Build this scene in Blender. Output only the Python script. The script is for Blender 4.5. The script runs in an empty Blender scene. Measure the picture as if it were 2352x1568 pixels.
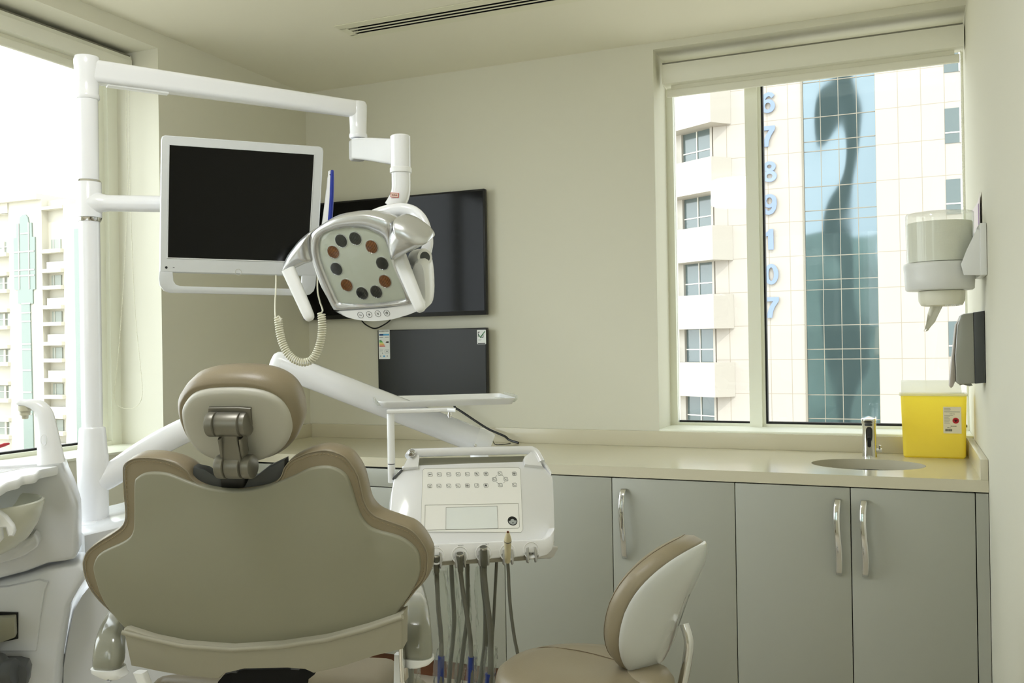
import bpy, bmesh, math, random
from mathutils import Matrix, Vector, noise
random.seed(7)
SC = bpy.context.scene
COL = SC.collection
PI = math.pi

# ------------------------------------------------------------------ camera
FPX, YAW, PITCH, ROLL, CZ = 2125.4, 0.4008, 0.0033, -0.0163, 1.36
FWD = Vector((-math.sin(YAW) * math.cos(PITCH), math.cos(YAW) * math.cos(PITCH), math.sin(PITCH)))
_r = FWD.cross(Vector((0, 0, 1))).normalized()
_u = _r.cross(FWD)
RGT = _r * math.cos(ROLL) + _u * math.sin(ROLL)
UPV = -_r * math.sin(ROLL) + _u * math.cos(ROLL)
CAM = Vector((0, 0, CZ))
HF = Vector((-math.sin(YAW), math.cos(YAW), 0))      # horizontal forward / right of the photographer
HR = Vector((math.cos(YAW), math.sin(YAW), 0))
UP = Vector((0, 0, 1))

cd = bpy.data.cameras.new('camera')
cd.sensor_width = 36.0
cd.lens = FPX * 36.0 / 2352.0
cd.clip_start = 0.05
cd.clip_end = 600
co = bpy.data.objects.new('camera', cd)
COL.objects.link(co)
m3 = Matrix((RGT, UPV, -FWD)).transposed()
co.matrix_world = Matrix.Translation(CAM) @ m3.to_4x4()
SC.camera = co

def ray(x, y):
    return FWD + RGT * ((x - 1176) / FPX) + UPV * ((784 - y) / FPX)
def at(x, y, d):
    return CAM + ray(x, y) * d
def onX(x, y, X):
    r = ray(x, y); return CAM + r * (X / r.x)
def onY(x, y, Y):
    r = ray(x, y); return CAM + r * (Y / r.y)
def onZ(x, y, Z):
    r = ray(x, y); return CAM + r * ((Z - CZ) / r.z)
def frame(o, u, v):
    u = u.normalized(); n = u.cross(v).normalized(); v = n.cross(u)
    M = Matrix((u, v, n)).transposed().to_4x4(); M.translation = o
    return M
def face(x, y, d, turn=0.0, tilt=0.0, spin=0.0):
    """frame standing at a point: x right, y up, z to the viewer; turn>0: right side further, tilt>0: top leans away"""
    u = HR * math.cos(turn) + HF * math.sin(turn)
    h = HF * math.cos(turn) - HR * math.sin(turn)
    v = UP * math.cos(tilt) + h * math.sin(tilt)
    M = frame(at(x, y, d), u, v)
    return M @ Matrix.Rotation(spin, 4, 'Z') if spin else M
def tr(pts, F):
    """where the sight lines through these points of the photograph meet the plane of frame F"""
    I = F.inverted(); o = F.translation; n = F.to_3x3().col[2]; out = []
    for p in pts:
        r = ray(*p); t = (o - CAM).dot(n) / r.dot(n)
        q = I @ (CAM + r * t); out.append((q.x, q.y))
    return out
def cr(pts, k=6, closed=True):
    """smooth curve through points"""
    n = len(pts); out = []
    V = [Vector(p) for p in pts]
    for i in range(n if closed else n - 1):
        p0 = V[(i - 1) % n] if closed or i > 0 else V[0]
        p1 = V[i]; p2 = V[(i + 1) % n]
        p3 = V[(i + 2) % n] if closed or i + 2 < n else V[-1]
        for j in range(k):
            t = j / k
            out.append(tuple(0.5 * ((2 * p1) + (p2 - p0) * t + (2 * p0 - 5 * p1 + 4 * p2 - p3) * t * t + (3 * p1 - p0 - 3 * p2 + p3) * t ** 3)))
    if not closed: out.append(tuple(V[-1]))
    return out
def rr(w, h, r, n=5, cx=0, cy=0):
    o = []
    for sx, sy, a in ((1, 1, 0), (-1, 1, 90), (-1, -1, 180), (1, -1, 270)):
        for i in range(n + 1):
            t = math.radians(a + 90 * i / n)
            o.append((cx + sx * (w / 2 - r) + r * math.cos(t), cy + sy * (h / 2 - r) + r * math.sin(t)))
    return o
def circ(r, n=24, cx=0, cy=0, ry=None):
    ry = ry or r
    return [(cx + r * math.cos(2 * PI * i / n), cy + ry * math.sin(2 * PI * i / n)) for i in range(n)]
def area(o):
    return sum(a[0] * b[1] - b[0] * a[1] for a, b in zip(o, o[1:] + o[:1])) / 2
def offset(o, d):
    """move a counter-clockwise outline outwards by d"""
    n = len(o); res = []
    for i in range(n):
        a = Vector(o[i - 1]); b = Vector(o[i]); c = Vector(o[(i + 1) % n])
        t1 = (b - a); t2 = (c - b)
        if t1.length < 1e-9: t1 = t2
        if t2.length < 1e-9: t2 = t1
        n1 = Vector((t1.y, -t1.x)).normalized(); n2 = Vector((t2.y, -t2.x)).normalized()
        m = n1 + n2
        m = m / max(0.5, m.length_squared / 2) if m.length > 1e-6 else n1
        res.append((b.x + m.x * d, b.y + m.y * d))
    return res

# ------------------------------------------------------------------ materials
def lin(c):
    return tuple((v / 255 / 12.92 if v / 255 <= .04045 else ((v / 255 + .055) / 1.055) ** 2.4) for v in c) + (1,)
MATS = {}
def mat(name, rgb, rough=.5, metal=0., bump=0., scale=60., var=0., coat=0., spec=.5, sheen=0., trans=0., sss=0., ior=1.45):
    if name in MATS: return MATS[name]
    m = bpy.data.materials.new(name); m.use_nodes = True
    nt = m.node_tree; b = nt.nodes['Principled BSDF']
    b.inputs['Base Color'].default_value = lin(rgb)
    b.inputs['Roughness'].default_value = rough; b.inputs['Metallic'].default_value = metal
    b.inputs['Specular IOR Level'].default_value = spec
    b.inputs['Coat Weight'].default_value = coat; b.inputs['Coat Roughness'].default_value = .06
    b.inputs['Transmission Weight'].default_value = trans; b.inputs['IOR'].default_value = ior
    if sheen: b.inputs['Sheen Weight'].default_value = sheen
    if sss:
        b.inputs['Subsurface Weight'].default_value = sss; b.inputs['Subsurface Radius'].default_value = (.02, .015, .003)
    tc = nt.nodes.new('ShaderNodeTexCoord')
    nz = nt.nodes.new('ShaderNodeTexNoise'); nz.inputs['Scale'].default_value = scale; nz.inputs['Detail'].default_value = 3
    nt.links.new(tc.outputs['Object'], nz.inputs['Vector'])
    mr = nt.nodes.new('ShaderNodeMapRange')
    mr.inputs['To Min'].default_value = max(0, rough - .03); mr.inputs['To Max'].default_value = min(1, rough + .03)
    nt.links.new(nz.outputs['Fac'], mr.inputs['Value']); nt.links.new(mr.outputs['Result'], b.inputs['Roughness'])
    if bump:
        bp = nt.nodes.new('ShaderNodeBump'); bp.inputs['Strength'].default_value = bump; bp.inputs['Distance'].default_value = .002
        nt.links.new(nz.outputs['Fac'], bp.inputs['Height']); nt.links.new(bp.outputs['Normal'], b.inputs['Normal'])
    if var:
        mx = nt.nodes.new('ShaderNodeMix'); mx.data_type = 'RGBA'
        c = lin(rgb); mx.inputs[6].default_value = tuple(v * (1 - var) for v in c[:3]) + (1,)
        mx.inputs[7].default_value = tuple(min(1, v * (1 + var)) for v in c[:3]) + (1,)
        nt.links.new(nz.outputs['Fac'], mx.inputs[0]); nt.links.new(mx.outputs[2], b.inputs['Base Color'])
    MATS[name] = m
    return m
def clear(name, rgb=(250, 252, 250), film=0.0, rough=.02, ior=1.45, bump=0.):
    """thin clear sheet: lets light straight through, mirrors by angle, with an optional milky share"""
    if name in MATS: return MATS[name]
    m = bpy.data.materials.new(name); m.use_nodes = True; nt = m.node_tree
    nt.nodes.remove(nt.nodes['Principled BSDF'])
    out = nt.nodes['Material Output']
    t = nt.nodes.new('ShaderNodeBsdfTransparent'); t.inputs['Color'].default_value = lin(rgb)
    g = nt.nodes.new('ShaderNodeBsdfGlossy'); g.inputs['Roughness'].default_value = rough
    fr = nt.nodes.new('ShaderNodeLayerWeight'); fr.inputs['Blend'].default_value = .5
    pw = nt.nodes.new('ShaderNodeMath'); pw.operation = 'POWER'; pw.inputs[1].default_value = 5
    sc_ = nt.nodes.new('ShaderNodeMath'); sc_.operation = 'MULTIPLY_ADD'; f0 = ((ior - 1) / (ior + 1)) ** 2
    sc_.inputs[1].default_value = 1 - f0; sc_.inputs[2].default_value = f0
    nt.links.new(fr.outputs['Facing'], pw.inputs[0]); nt.links.new(pw.outputs[0], sc_.inputs[0])
    mx = nt.nodes.new('ShaderNodeMixShader')
    nt.links.new(sc_.outputs[0], mx.inputs[0]); nt.links.new(t.outputs[0], mx.inputs[1]); nt.links.new(g.outputs[0], mx.inputs[2])
    last = mx
    if film:
        d = nt.nodes.new('ShaderNodeBsdfDiffuse'); d.inputs['Color'].default_value = lin((235, 235, 228))
        tl = nt.nodes.new('ShaderNodeBsdfTranslucent'); tl.inputs['Color'].default_value = lin((235, 235, 228))
        ad = nt.nodes.new('ShaderNodeMixShader'); ad.inputs[0].default_value = .5
        nt.links.new(d.outputs[0], ad.inputs[1]); nt.links.new(tl.outputs[0], ad.inputs[2])
        m2 = nt.nodes.new('ShaderNodeMixShader'); m2.inputs[0].default_value = film
        nt.links.new(mx.outputs[0], m2.inputs[1]); nt.links.new(ad.outputs[0], m2.inputs[2]); last = m2
    if bump:
        tc = nt.nodes.new('ShaderNodeTexCoord'); nz = nt.nodes.new('ShaderNodeTexNoise'); nz.inputs['Scale'].default_value = 45
        nt.links.new(tc.outputs['Object'], nz.inputs['Vector'])
        bp = nt.nodes.new('ShaderNodeBump'); bp.inputs['Strength'].default_value = bump; bp.inputs['Distance'].default_value = .01
        nt.links.new(nz.outputs['Fac'], bp.inputs['Height']); nt.links.new(bp.outputs['Normal'], g.inputs['Normal']); nt.links.new(bp.outputs['Normal'], fr.inputs['Normal'])
    nt.links.new(last.outputs[0], out.inputs['Surface'])
    MATS[name] = m
    return m

WALLP = mat('wall_paint', (216, 214, 199), .75, bump=.06, scale=220, spec=.3)
CEILP = mat('ceiling_paint', (232, 229, 214), .8, bump=.04, scale=200, spec=.25)
TRIMW = mat('sill_paint', (238, 240, 226), .4)
FRAMEW = mat('window_frame_coating', (234, 235, 222), .4)
BLACKR = mat('black_rubber', (14, 14, 14), .6)
GLASS = clear('window_glass')
FLOORM = mat('floor_vinyl', (196, 188, 172), .35, var=.04, scale=8)
WHITEP = mat('white_enamel', (238, 239, 243), .18, coat=.4)
WHITEM = mat('white_moulded_plastic', (240, 241, 243), .3, coat=.15)
SHELLW = mat('ivory_shell_plastic', (146, 144, 127), .42, bump=.03, scale=400)
LEATH = mat('beige_leatherette', (143, 132, 110), .38, bump=.12, scale=350)
MOULD = mat('unit_housing_dimmed', (212, 214, 218), .22, coat=.3)  # white plastic set darker, so the unit's weaker light sits in the colour
LEATHC = mat('chair_leatherette', (138, 126, 104), .36, bump=.12, scale=350)
HSHELL = mat('headrest_shell_plastic', (186, 184, 174), .4, bump=.03, scale=400)
SEAM = mat('dark_seam_thread', (112, 98, 76), .7)
CHROME = mat('chrome', (225, 225, 225), .07, 1.)
SILVER = mat('satin_silver', (212, 213, 215), .25, .75)
GREYM = mat('grey_painted_metal', (128, 125, 116), .38, .55)
DARKG = mat('dark_grey_plastic', (74, 76, 78), .5)
BLACKP = mat('black_plastic', (16, 16, 17), .35)
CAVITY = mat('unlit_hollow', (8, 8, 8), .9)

# ------------------------------------------------------------------ mesh builder
class MB:
    def __init__(s): s.v = []; s.f = []; s.m = []
    def add(s, vs, fs, M=None, mi=0):
        b = len(s.v)
        s.v += [tuple(M @ Vector(p)) if M is not None else tuple(p) for p in vs]
        s.f += [[b + i for i in f] for f in fs]; s.m += [mi] * len(fs)
        return s
    def box(s, a, b, M=None, mi=0):
        x0, y0, z0 = (min(p, q) for p, q in zip(a, b)); x1, y1, z1 = (max(p, q) for p, q in zip(a, b))
        vs = [(x0, y0, z0), (x1, y0, z0), (x1, y1, z0), (x0, y1, z0), (x0, y0, z1), (x1, y0, z1), (x1, y1, z1), (x0, y1, z1)]
        return s.add(vs, [(0, 3, 2, 1), (4, 5, 6, 7), (0, 1, 5, 4), (1, 2, 6, 5), (2, 3, 7, 6), (3, 0, 4, 7)], M, mi)
    def loft(s, rings, M=None, cap=True, closed=True, mi=0, capmi=None):
        n = len(rings[0]); vs = [p for r in rings for p in r]; fs = []
        for i in range(len(rings) - 1):
            for j in range(n if closed else n - 1):
                k = (j + 1) % n
                fs.append((i * n + j, i * n + k, (i + 1) * n + k, (i + 1) * n + j))
        s.add(vs, fs, M, mi)
        if cap:
            b = len(s.v) - len(vs)
            s.f.append([b + j for j in reversed(range(n))]); s.m.append(mi)
            s.f.append([b + (len(rings) - 1) * n + j for j in range(n)]); s.m.append(mi if capmi is None else capmi)
        return s
    def stack(s, o, prof, M=None, cap=True, mi=0):
        """outline in the xy of M swept along z; prof = [(outward offset, z), ...] with z rising"""
        if area(o) < 0: o = o[::-1]
        rings = []
        for d, z in prof:
            q = offset(o, d) if d else o
            rings.append([(p[0], p[1], z) for p in q])
        return s.loft(rings, M, cap, True, mi)
    def dome(s, o, prof, M=None, cap=True, mi=0, c=None):
        """outline drawn in towards its middle: prof = [(scale, z), ...]"""
        if area(o) < 0: o = o[::-1]
        c = c or (sum(p[0] for p in o) / len(o), sum(p[1] for p in o) / len(o))
        return s.loft([[(c[0] + (p[0] - c[0]) * k, c[1] + (p[1] - c[1]) * k, z) for p in o] for k, z in prof], M, cap, True, mi)
    def prism(s, o, z0, z1, M=None, r=0, mi=0):
        if r:
            pr = [(-r, z0), (-r * .3, z0 + r * .3), (0, z0 + r), (0, z1 - r), (-r * .3, z1 - r * .3), (-r, z1)]
        else: pr = [(0, z0), (0, z1)]
        return s.stack(o, pr, M, mi=mi)
    def tube(s, path, r, n=14, cap=True, M=None, mi=0, flat=1.0, closed=False):
        P = [Vector(p) for p in path]; L = len(P)
        R = r if isinstance(r, (list, tuple)) else [r] * L
        T = []
        for i in range(L):
            a = P[i - 1] if i or closed else P[i]; c = P[(i + 1) % L] if i < L - 1 or closed else P[i]
            t = c - a
            T.append(t.normalized() if t.length > 1e-9 else Vector((0, 0, 1)))
        ref = Vector((0, 0, 1)) if abs(T[0].z) < .9 else Vector((1, 0, 0))
        N = (ref - T[0] * ref.dot(T[0])).normalized(); rings = []
        for i in range(L):
            N = (N - T[i] * N.dot(T[i]))
            N = N.normalized() if N.length > 1e-6 else T[i].orthogonal().normalized()
            B = T[i].cross(N)
            rings.append([tuple(P[i] + (N * math.cos(2 * PI * j / n) * flat + B * math.sin(2 * PI * j / n)) * R[i]) for j in range(n)])
        if closed: rings.append(rings[0])
        return s.loft(rings, M, cap and not closed, True, mi)
    def lathe(s, prof, M=None, n=28, cap=True, mi=0, sx=1., sy=1.):
        rings = [[(r * sx * math.cos(2 * PI * j / n), r * sy * math.sin(2 * PI * j / n), z) for j in range(n)] for r, z in prof]
        return s.loft(rings, M, cap, True, mi)
    def ell(s, c, rad, n=20, k=12, M=None, mi=0):
        pr = [(max(1e-4, math.sin(PI * i / k)), -math.cos(PI * i / k)) for i in range(k + 1)]
        rings = [[(c[0] + rad[0] * r * math.cos(2 * PI * j / n), c[1] + rad[1] * r * math.sin(2 * PI * j / n), c[2] + rad[2] * z) for j in range(n)] for r, z in pr]
        return s.loft(rings, M, True, True, mi)
    def build(s, name, mats, parent=None, bevel=0, seg=2, angle=38, subsurf=0, flat=False, fix=True):
        me = bpy.data.meshes.new(name)
        bm = bmesh.new()
        vs = [bm.verts.new(p) for p in s.v]
        bm.verts.ensure_lookup_table()
        for f, mi in zip(s.f, s.m):
            try:
                q = bm.faces.new([vs[i] for i in f]); q.material_index = mi
            except ValueError: pass
        bmesh.ops.remove_doubles(bm, verts=bm.verts[:], dist=1e-6)
        if fix: bmesh.ops.recalc_face_normals(bm, faces=bm.faces[:])
        if bevel:
            bm.normal_update()
            es = [e for e in bm.edges if len(e.link_faces) == 2 and e.calc_face_angle(0) > math.radians(28)]
            bmesh.ops.bevel(bm, geom=es, offset=bevel, segments=seg, profile=.5, affect='EDGES', clamp_overlap=True)
        o = bpy.data.objects.new(name, me); COL.objects.link(o)
        if parent is not None:
            o.parent = parent
            W = parent_world(parent)
            bm.transform(W.inverted())
        bm.to_mesh(me); bm.free()
        for m in (mats if isinstance(mats, (list, tuple)) else [mats]): me.materials.append(m)
        if not flat:
            me.polygons.foreach_set('use_smooth', [True] * len(me.polygons))
            me.set_sharp_from_angle(angle=math.radians(angle))
        if subsurf:
            md = o.modifiers.new('smooth', 'SUBSURF'); md.levels = md.render_levels = subsurf
        return o
def parent_world(p):
    W = p.matrix_basis.copy()
    while p.parent is not None:
        p = p.parent; W = p.matrix_basis @ W
    return W
def tag(o, label=None, cat=None, group=None, kind=None):
    if label: o['label'] = label
    if cat: o['category'] = cat
    if group: o['group'] = group
    if kind: o['kind'] = kind
    return o
def thing(name, label, cat, loc, group=None, rz=0):
    o = bpy.data.objects.new(name, None); COL.objects.link(o)
    o.empty_display_size = .05
    o.matrix_basis = Matrix.Translation(Vector(loc)) @ Matrix.Rotation(rz, 4, 'Z')
    return tag(o, label, cat, group)
def struct(name, mb, m, parent=None, **k):
    o = mb.build(name, m, parent, **k)
    if parent is None: o['kind'] = 'structure'
    return o
def text_mesh(s, size, M, depth=.0006, bold=0., align='CENTER'):
    """letters as solid mesh: returns an MB in the xy of M"""
    cu = bpy.data.curves.new('lettering', 'FONT'); cu.body = s; cu.size = size; cu.extrude = depth / 2; cu.offset = bold
    cu.align_x = align; cu.align_y = 'CENTER'; cu.resolution_u = 3
    o = bpy.data.objects.new('lettering', cu); COL.objects.link(o)
    dg = bpy.context.evaluated_depsgraph_get(); ev = o.evaluated_get(dg); me = ev.to_mesh()
    mb = MB(); mb.add([tuple(v.co) for v in me.vertices], [tuple(p.vertices) for p in me.polygons], M)
    ev.to_mesh_clear(); bpy.data.objects.remove(o); bpy.data.curves.remove(cu)
    return mb
def T(x=0, y=0, z=0): return Matrix.Translation((x, y, z))
def RX(a): return Matrix.Rotation(a, 4, 'X')
def RY(a): return Matrix.Rotation(a, 4, 'Y')
def RZ(a): return Matrix.Rotation(a, 4, 'Z')
def along(p, q):
    """frame at p with z towards q"""
    p = Vector(p); q = Vector(q); z = (q - p).normalized()
    x = (UP.cross(z) if abs(z.z) < .98 else Vector((1, 0, 0)).cross(z).cross(z)).normalized()
    M = Matrix((x, z.cross(x), z)).transposed().to_4x4(); M.translation = p
    return M
# ================================================================== the room
LAMP_L = 24.0
XL, XR, D, FY, ZC, YB = -2.85, .2425, 4.021, 3.323, 2.686, -2.3
WT = .30                                   # wall thickness
W1 = (.3, 2.985, .957, 2.622)             # left opening: y0 y1 z0 z1
W2 = (-1.003, XR, .968, 2.655)             # back opening: x0 x1 z0 z1
struct('floor', MB().box((XL - WT, YB - .2, -.12), (XR + WT, D + WT, 0)), FLOORM)
VY0, VY1, VX0, VX1 = 3.262, 3.372, -2.115, .05        # slot diffuser cut-out
c = MB()
c.box((XL - WT, YB - .2, ZC), (XR + WT, VY0, ZC + .2)).box((XL - WT, VY1, ZC), (XR + WT, D + WT, ZC + .2))
c.box((XL - WT, VY0, ZC), (VX0, VY1, ZC + .2)).box((VX1, VY0, ZC), (XR + WT, VY1, ZC + .2)).box((VX0, VY0, ZC + .15), (VX1, VY1, ZC + .2))
struct('ceiling', c, CEILP)
b = MB()
b.box((XL - WT, D, 0), (W2[0], D + WT, ZC)).box((W2[0], D, 0), (XR, D + WT, W2[2])).box((W2[0], D, W2[3]), (XR, D + WT, ZC))
struct('wall_back', b, WALLP)
b = MB()
b.box((XL - WT, YB, 0), (XL, W1[0], ZC)).box((XL - WT, W1[1], 0), (XL, D, ZC))
b.box((XL - WT, W1[0], 0), (XL, W1[1], W1[2])).box((XL - WT, W1[0], W1[3]), (XL, W1[1], ZC))
struct('wall_left', b, WALLP)
struct('wall_right', MB().box((XR, YB, 0), (XR + WT, D + WT, ZC)), WALLP)
b = MB()                                    # wall behind the photographer, with an opening added for the fill window
WX0, WX1, WZ0, WZ1 = -2.75, -.2, 1.45, 2.6
b.box((XL - WT, YB - .2, 0), (XR + WT, YB, WZ0)).box((XL - WT, YB - .2, WZ1), (XR + WT, YB, ZC))
b.box((XL - WT, YB - .2, WZ0), (WX0, YB, WZ1)).box((WX1, YB - .2, WZ0), (XR + WT, YB, WZ1))
struct('wall_front', b, WALLP)
w = bpy.data.objects.new('fill_window', None); COL.objects.link(w); w.location = (-1.5, YB - .1, WZ0); w['kind'] = 'structure'  # unseen window, added to light the surfaces that face the viewer
f = MB()
f.box((WX0, YB - .14, WZ0), (WX0 + .05, YB - .08, WZ1)).box((WX1 - .05, YB - .14, WZ0), (WX1, YB - .08, WZ1)).box((-1.575, YB - .14, WZ0), (-1.525, YB - .08, WZ1))
f.box((WX0, YB - .14, WZ0), (WX1, YB - .08, WZ0 + .05)).box((WX0, YB - .14, WZ1 - .05), (WX1, YB - .08, WZ1))
f.build('window_frame', FRAMEW, w, bevel=.002)
for x0, x1 in ((WX0 + .05, -1.575), (-1.525, WX1 - .05)): MB().box((x0, YB - .115, WZ0 + .05), (x1, YB - .108, WZ1 - .05)).build('pane', GLASS, w)
# drum lamp on the ceiling behind the photographer
LAMP = bpy.data.materials.new('lamp_diffuser'); LAMP.use_nodes = True
_e = LAMP.node_tree.nodes.new('ShaderNodeEmission'); _e.inputs['Color'].default_value = (.98, 1, 1.02, 1); _e.inputs['Strength'].default_value = LAMP_L
LAMP.node_tree.links.new(_e.outputs[0], LAMP.node_tree.nodes['Material Output'].inputs['Surface'])
lx, ly = -1.25, .85
t = thing('ceiling_light', 'round white drum lamp on the ceiling behind the photographer, mirrored in the sink window', 'ceiling light', (lx, ly, ZC))
MB().lathe([(.205, ZC - .0005), (.205, ZC - .012), (.2, ZC - .014)], T(lx, ly), n=40).build('ceiling_plate', FRAMEW, t)
MB().lathe([(.195, ZC - .014), (.2, ZC - .02), (.2, ZC - .2), (.19, ZC - .212), (.16, ZC - .216), (.01, ZC - .217)], T(lx, ly), n=40).build('diffuser', LAMP, t)
MB().lathe([(.2012, ZC - .03), (.2035, ZC - .03), (.2035, ZC - .036), (.2012, ZC - .036)], T(lx, ly), n=40, cap=False).build('ring', FRAMEW, t)

# sills
struct('trim_1', MB().box((XL - .255, W1[0], W1[2] - .002), (XL + .006, W1[1], W1[2] + .008)), TRIMW, bevel=.002)
struct('trim_2', MB().box((W2[0], D - .004, W2[2] - .002), (XR, D + .255, W2[2] + .007)), TRIMW, bevel=.002)

# ------------------------------------------------------------------ window_1 (left wall)
wx = XL - .24
w = bpy.data.objects.new('window_1', None); COL.objects.link(w); w.location = (wx, 1.5, W1[2]); w['kind'] = 'structure'
zs = W1[2] + .008
f = MB()
f.box((wx - .05, W1[1] - .052, zs), (wx + .01, W1[1] + .003, W1[3])).box((wx - .05, W1[1] - .1, zs), (wx - .012, W1[1] - .05, W1[3]))
f.box((wx - .05, W1[0], zs), (wx + .01, W1[0] + .06, W1[3])).box((wx - .05, W1[0], zs), (wx + .0085, W1[1] - .05, zs + .016))
f.box((wx - .05, W1[0], W1[3] - .07), (wx + .0085, W1[1] - .05, W1[3])).box((wx - .05, 1.6, zs), (wx + .0092, 1.66, W1[3]))
f.build('window_frame', FRAMEW, w)
g = MB()
for a, bb in ((W1[0] + .06, 1.6), (1.66, W1[1] - .1)):
    g.box((wx - .034, a, zs + .014), (wx - .012, bb, zs + .024)).box((wx - .034, a, W1[3] - .08), (wx - .012, bb, W1[3] - .07))
g.build('gasket', BLACKR, w)
g = MB(); g.box((wx - .03, W1[0] + .06, zs + .02), (wx - .024, 1.6, W1[3] - .07)); g.build('pane', GLASS, w)
g = MB(); g.box((wx - .03, 1.66, zs + .02), (wx - .024, W1[1] - .1, W1[3] - .07)); g.build('pane', GLASS, w)

# ------------------------------------------------------------------ window_2 (back wall)
wy = D + .24
w = bpy.data.objects.new('window_2', None); COL.objects.link(w); w.location = (-.4, wy, W2[2]); w['kind'] = 'structure'
zs = W2[2] + .007
f = MB()
f.box((W2[0], wy - .012, zs), (-.972, wy + .05, W2[3])).box((XR - .008, wy - .012, zs), (XR, wy + .05, W2[3]))
f.box((W2[0], wy - .0105, zs), (XR, wy + .049, zs + .012)).box((W2[0], wy - .0105, W2[3] - .06), (XR, wy + .049, W2[3]))
f.box((-.642, wy - .03, zs), (-.588, wy + .05, W2[3])).box((-.59, wy - .012, zs), (-.574, wy + .05, W2[3]))
f.build('window_frame', FRAMEW, w)
g = MB()
g.box((-.968, wy + .008, zs + .01), (-.642, wy + .03, zs + .02)).box((-.576, wy - .006, zs + .01), (XR - .008, wy + .03, zs + .021))
g.box((-.576, wy - .0065, zs + .01), (-.566, wy + .03, W2[3] - .06))
g.build('gasket', BLACKR, w)
MB().box((-.972, wy + .014, zs + .012), (-.64, wy + .02, W2[3] - .06)).build('pane', GLASS, w)
MB().box((-.58, wy + .014, zs + .012), (XR - .008, wy + .02, W2[3] - .06)).build('pane', GLASS, w)

# ------------------------------------------------------------------ roller blinds
BLINDM = mat('blind_casing', (226, 225, 212), .45)
FABRIC = mat('blind_fabric', (222, 220, 204), .8, bump=.1, scale=300)
def bead_chain(path, r, step, name, m, parent):
    mb = MB(); P = [Vector(p) for p in path]; acc = 0; seg = 0
    L = [0]
    for a, b2 in zip(P, P[1:]): L.append(L[-1] + (b2 - a).length)
    k = 0
    while k * step < L[-1]:
        s_ = k * step
        i = max(j for j in range(len(L)) if L[j] <= s_ + 1e-9); i = min(i, len(P) - 2)
        t = (s_ - L[i]) / max(1e-9, L[i + 1] - L[i]); q = P[i].lerp(P[i + 1], t)
        mb.ell((q.x, q.y, q.z), (r, r, r), 6, 4); k += 1
    mb.tube(path, r * .35, 5)
    return mb.build(name, m, parent)
def blind(name, label, p0, p1, into, ztop, zlow, bar, chain):
    """a cassette from p0 to p1 (xy); into = unit vector to the glass"""
    t = thing(name, label, 'roller blind', ((p0[0] + p1[0]) / 2, (p0[1] + p1[1]) / 2, zlow))
    u = Vector((p1[0] - p0[0], p1[1] - p0[1], 0)); L = u.length; u.normalize(); v = Vector((into[0], into[1], 0))
    M = Matrix((v, UP, u)).transposed().to_4x4(); M.translation = Vector((p0[0], p0[1], zlow))
    h = ztop - zlow
    prof = [(0, h), (.078, h), (.078, 0), (.02, 0), (.008, .004), (.002, .016), (-.004, h * .4), (-.005, h * .75), (-.002, h - .012)]
    MB().prism(prof, 0, L, M).build('cassette', BLINDM, t, angle=30)
    for z_ in (-.003, L - .0005): MB().prism(offset(prof[::-1], .0025), z_, z_ + .0035, M).build('end_cap', BLINDM, t)
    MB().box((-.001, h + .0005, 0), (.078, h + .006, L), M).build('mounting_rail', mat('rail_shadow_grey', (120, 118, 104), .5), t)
    MB().box((.038, -bar, .03), (.0395, .004, L - .03), M).build('shade_cloth', FABRIC, t)
    MB().prism(rr(.018, .034, .007, 4, .038, -bar), .012, L - .012, M).build('bottom_bar', BLINDM, t)
    bead_chain(chain, .0019, .0062, 'bead_chain', mat('chain_beads', (228, 226, 208), .4), t)
    return t
# chains: left one swings down in a loop inside the reveal, right one hangs along the side wall
CY = 2.945
lc = [onY(x, y, CY) for x, y in ((289, 150), (290, 300), (293, 420), (288, 560), (281, 690), (273, 800), (266, 870), (262, 905), (270, 930), (290, 938), (312, 934), (325, 915), (326, 880), (318, 800), (309, 700), (303, 560), (298, 430), (296, 300), (296, 150))]
lc = cr(lc, 5, False)
blind('roller_blind', 'cream roller blind rolled up in the wide side window beside the monitor post', (-2.985, .32), (-2.985, 2.968), (-1, 0), 2.598, 2.53, .03, lc)
rc = cr([(.226, 4.10, 2.5), (.2255, 4.103, 2.2), (.226, 4.105, 1.95), (.2285, 4.11, 1.86), (.231, 4.115, 1.95), (.232, 4.11, 2.2), (.231, 4.10, 2.5)], 5, False)
blind('roller_blind', 'cream roller blind rolled up above the window over the sink', (-.976, 4.078), (.2345, 4.078), (0, 1), 2.60, 2.512, .035, rc)

# ------------------------------------------------------------------ ceiling slot diffuser
VENTM = mat('diffuser_coating', (226, 224, 204), .5)
t = thing('slot_diffuser', 'long cream slot air diffuser let into the ceiling', 'air vent', (-1.0, 3.317, ZC))
f = MB()
f.box((VX0 - .03, VY0 - .03, ZC - .003), (VX1 + .03, VY0 + .016, ZC - .0008)).box((VX0 - .03, VY1 - .016, ZC - .003), (VX1 + .03, VY1 + .03, ZC - .0008))
f.box((VX0 - .03, VY0 + .012, ZC - .003), (VX0 + .004, VY1 - .012, ZC - .0008)).box((VX1 - .004, VY0 + .012, ZC - .003), (VX1 + .03, VY1 - .012, ZC - .0008))
f.build('frame', VENTM, t)
for k in range(2):
    y = VY0 + .0405 + .029 * k
    MB().box((VX0 + .004, y - .0045, ZC - .003), (VX1 - .004, y + .0045, ZC - .001)).build('bar', VENTM, t)
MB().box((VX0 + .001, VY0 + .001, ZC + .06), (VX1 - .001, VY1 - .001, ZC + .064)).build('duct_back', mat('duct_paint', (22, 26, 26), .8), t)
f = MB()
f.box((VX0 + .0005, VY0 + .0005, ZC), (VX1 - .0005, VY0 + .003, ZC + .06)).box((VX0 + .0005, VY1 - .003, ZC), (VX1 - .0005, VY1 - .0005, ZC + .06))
f.build('duct_side', MATS['duct_paint'], t)

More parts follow.
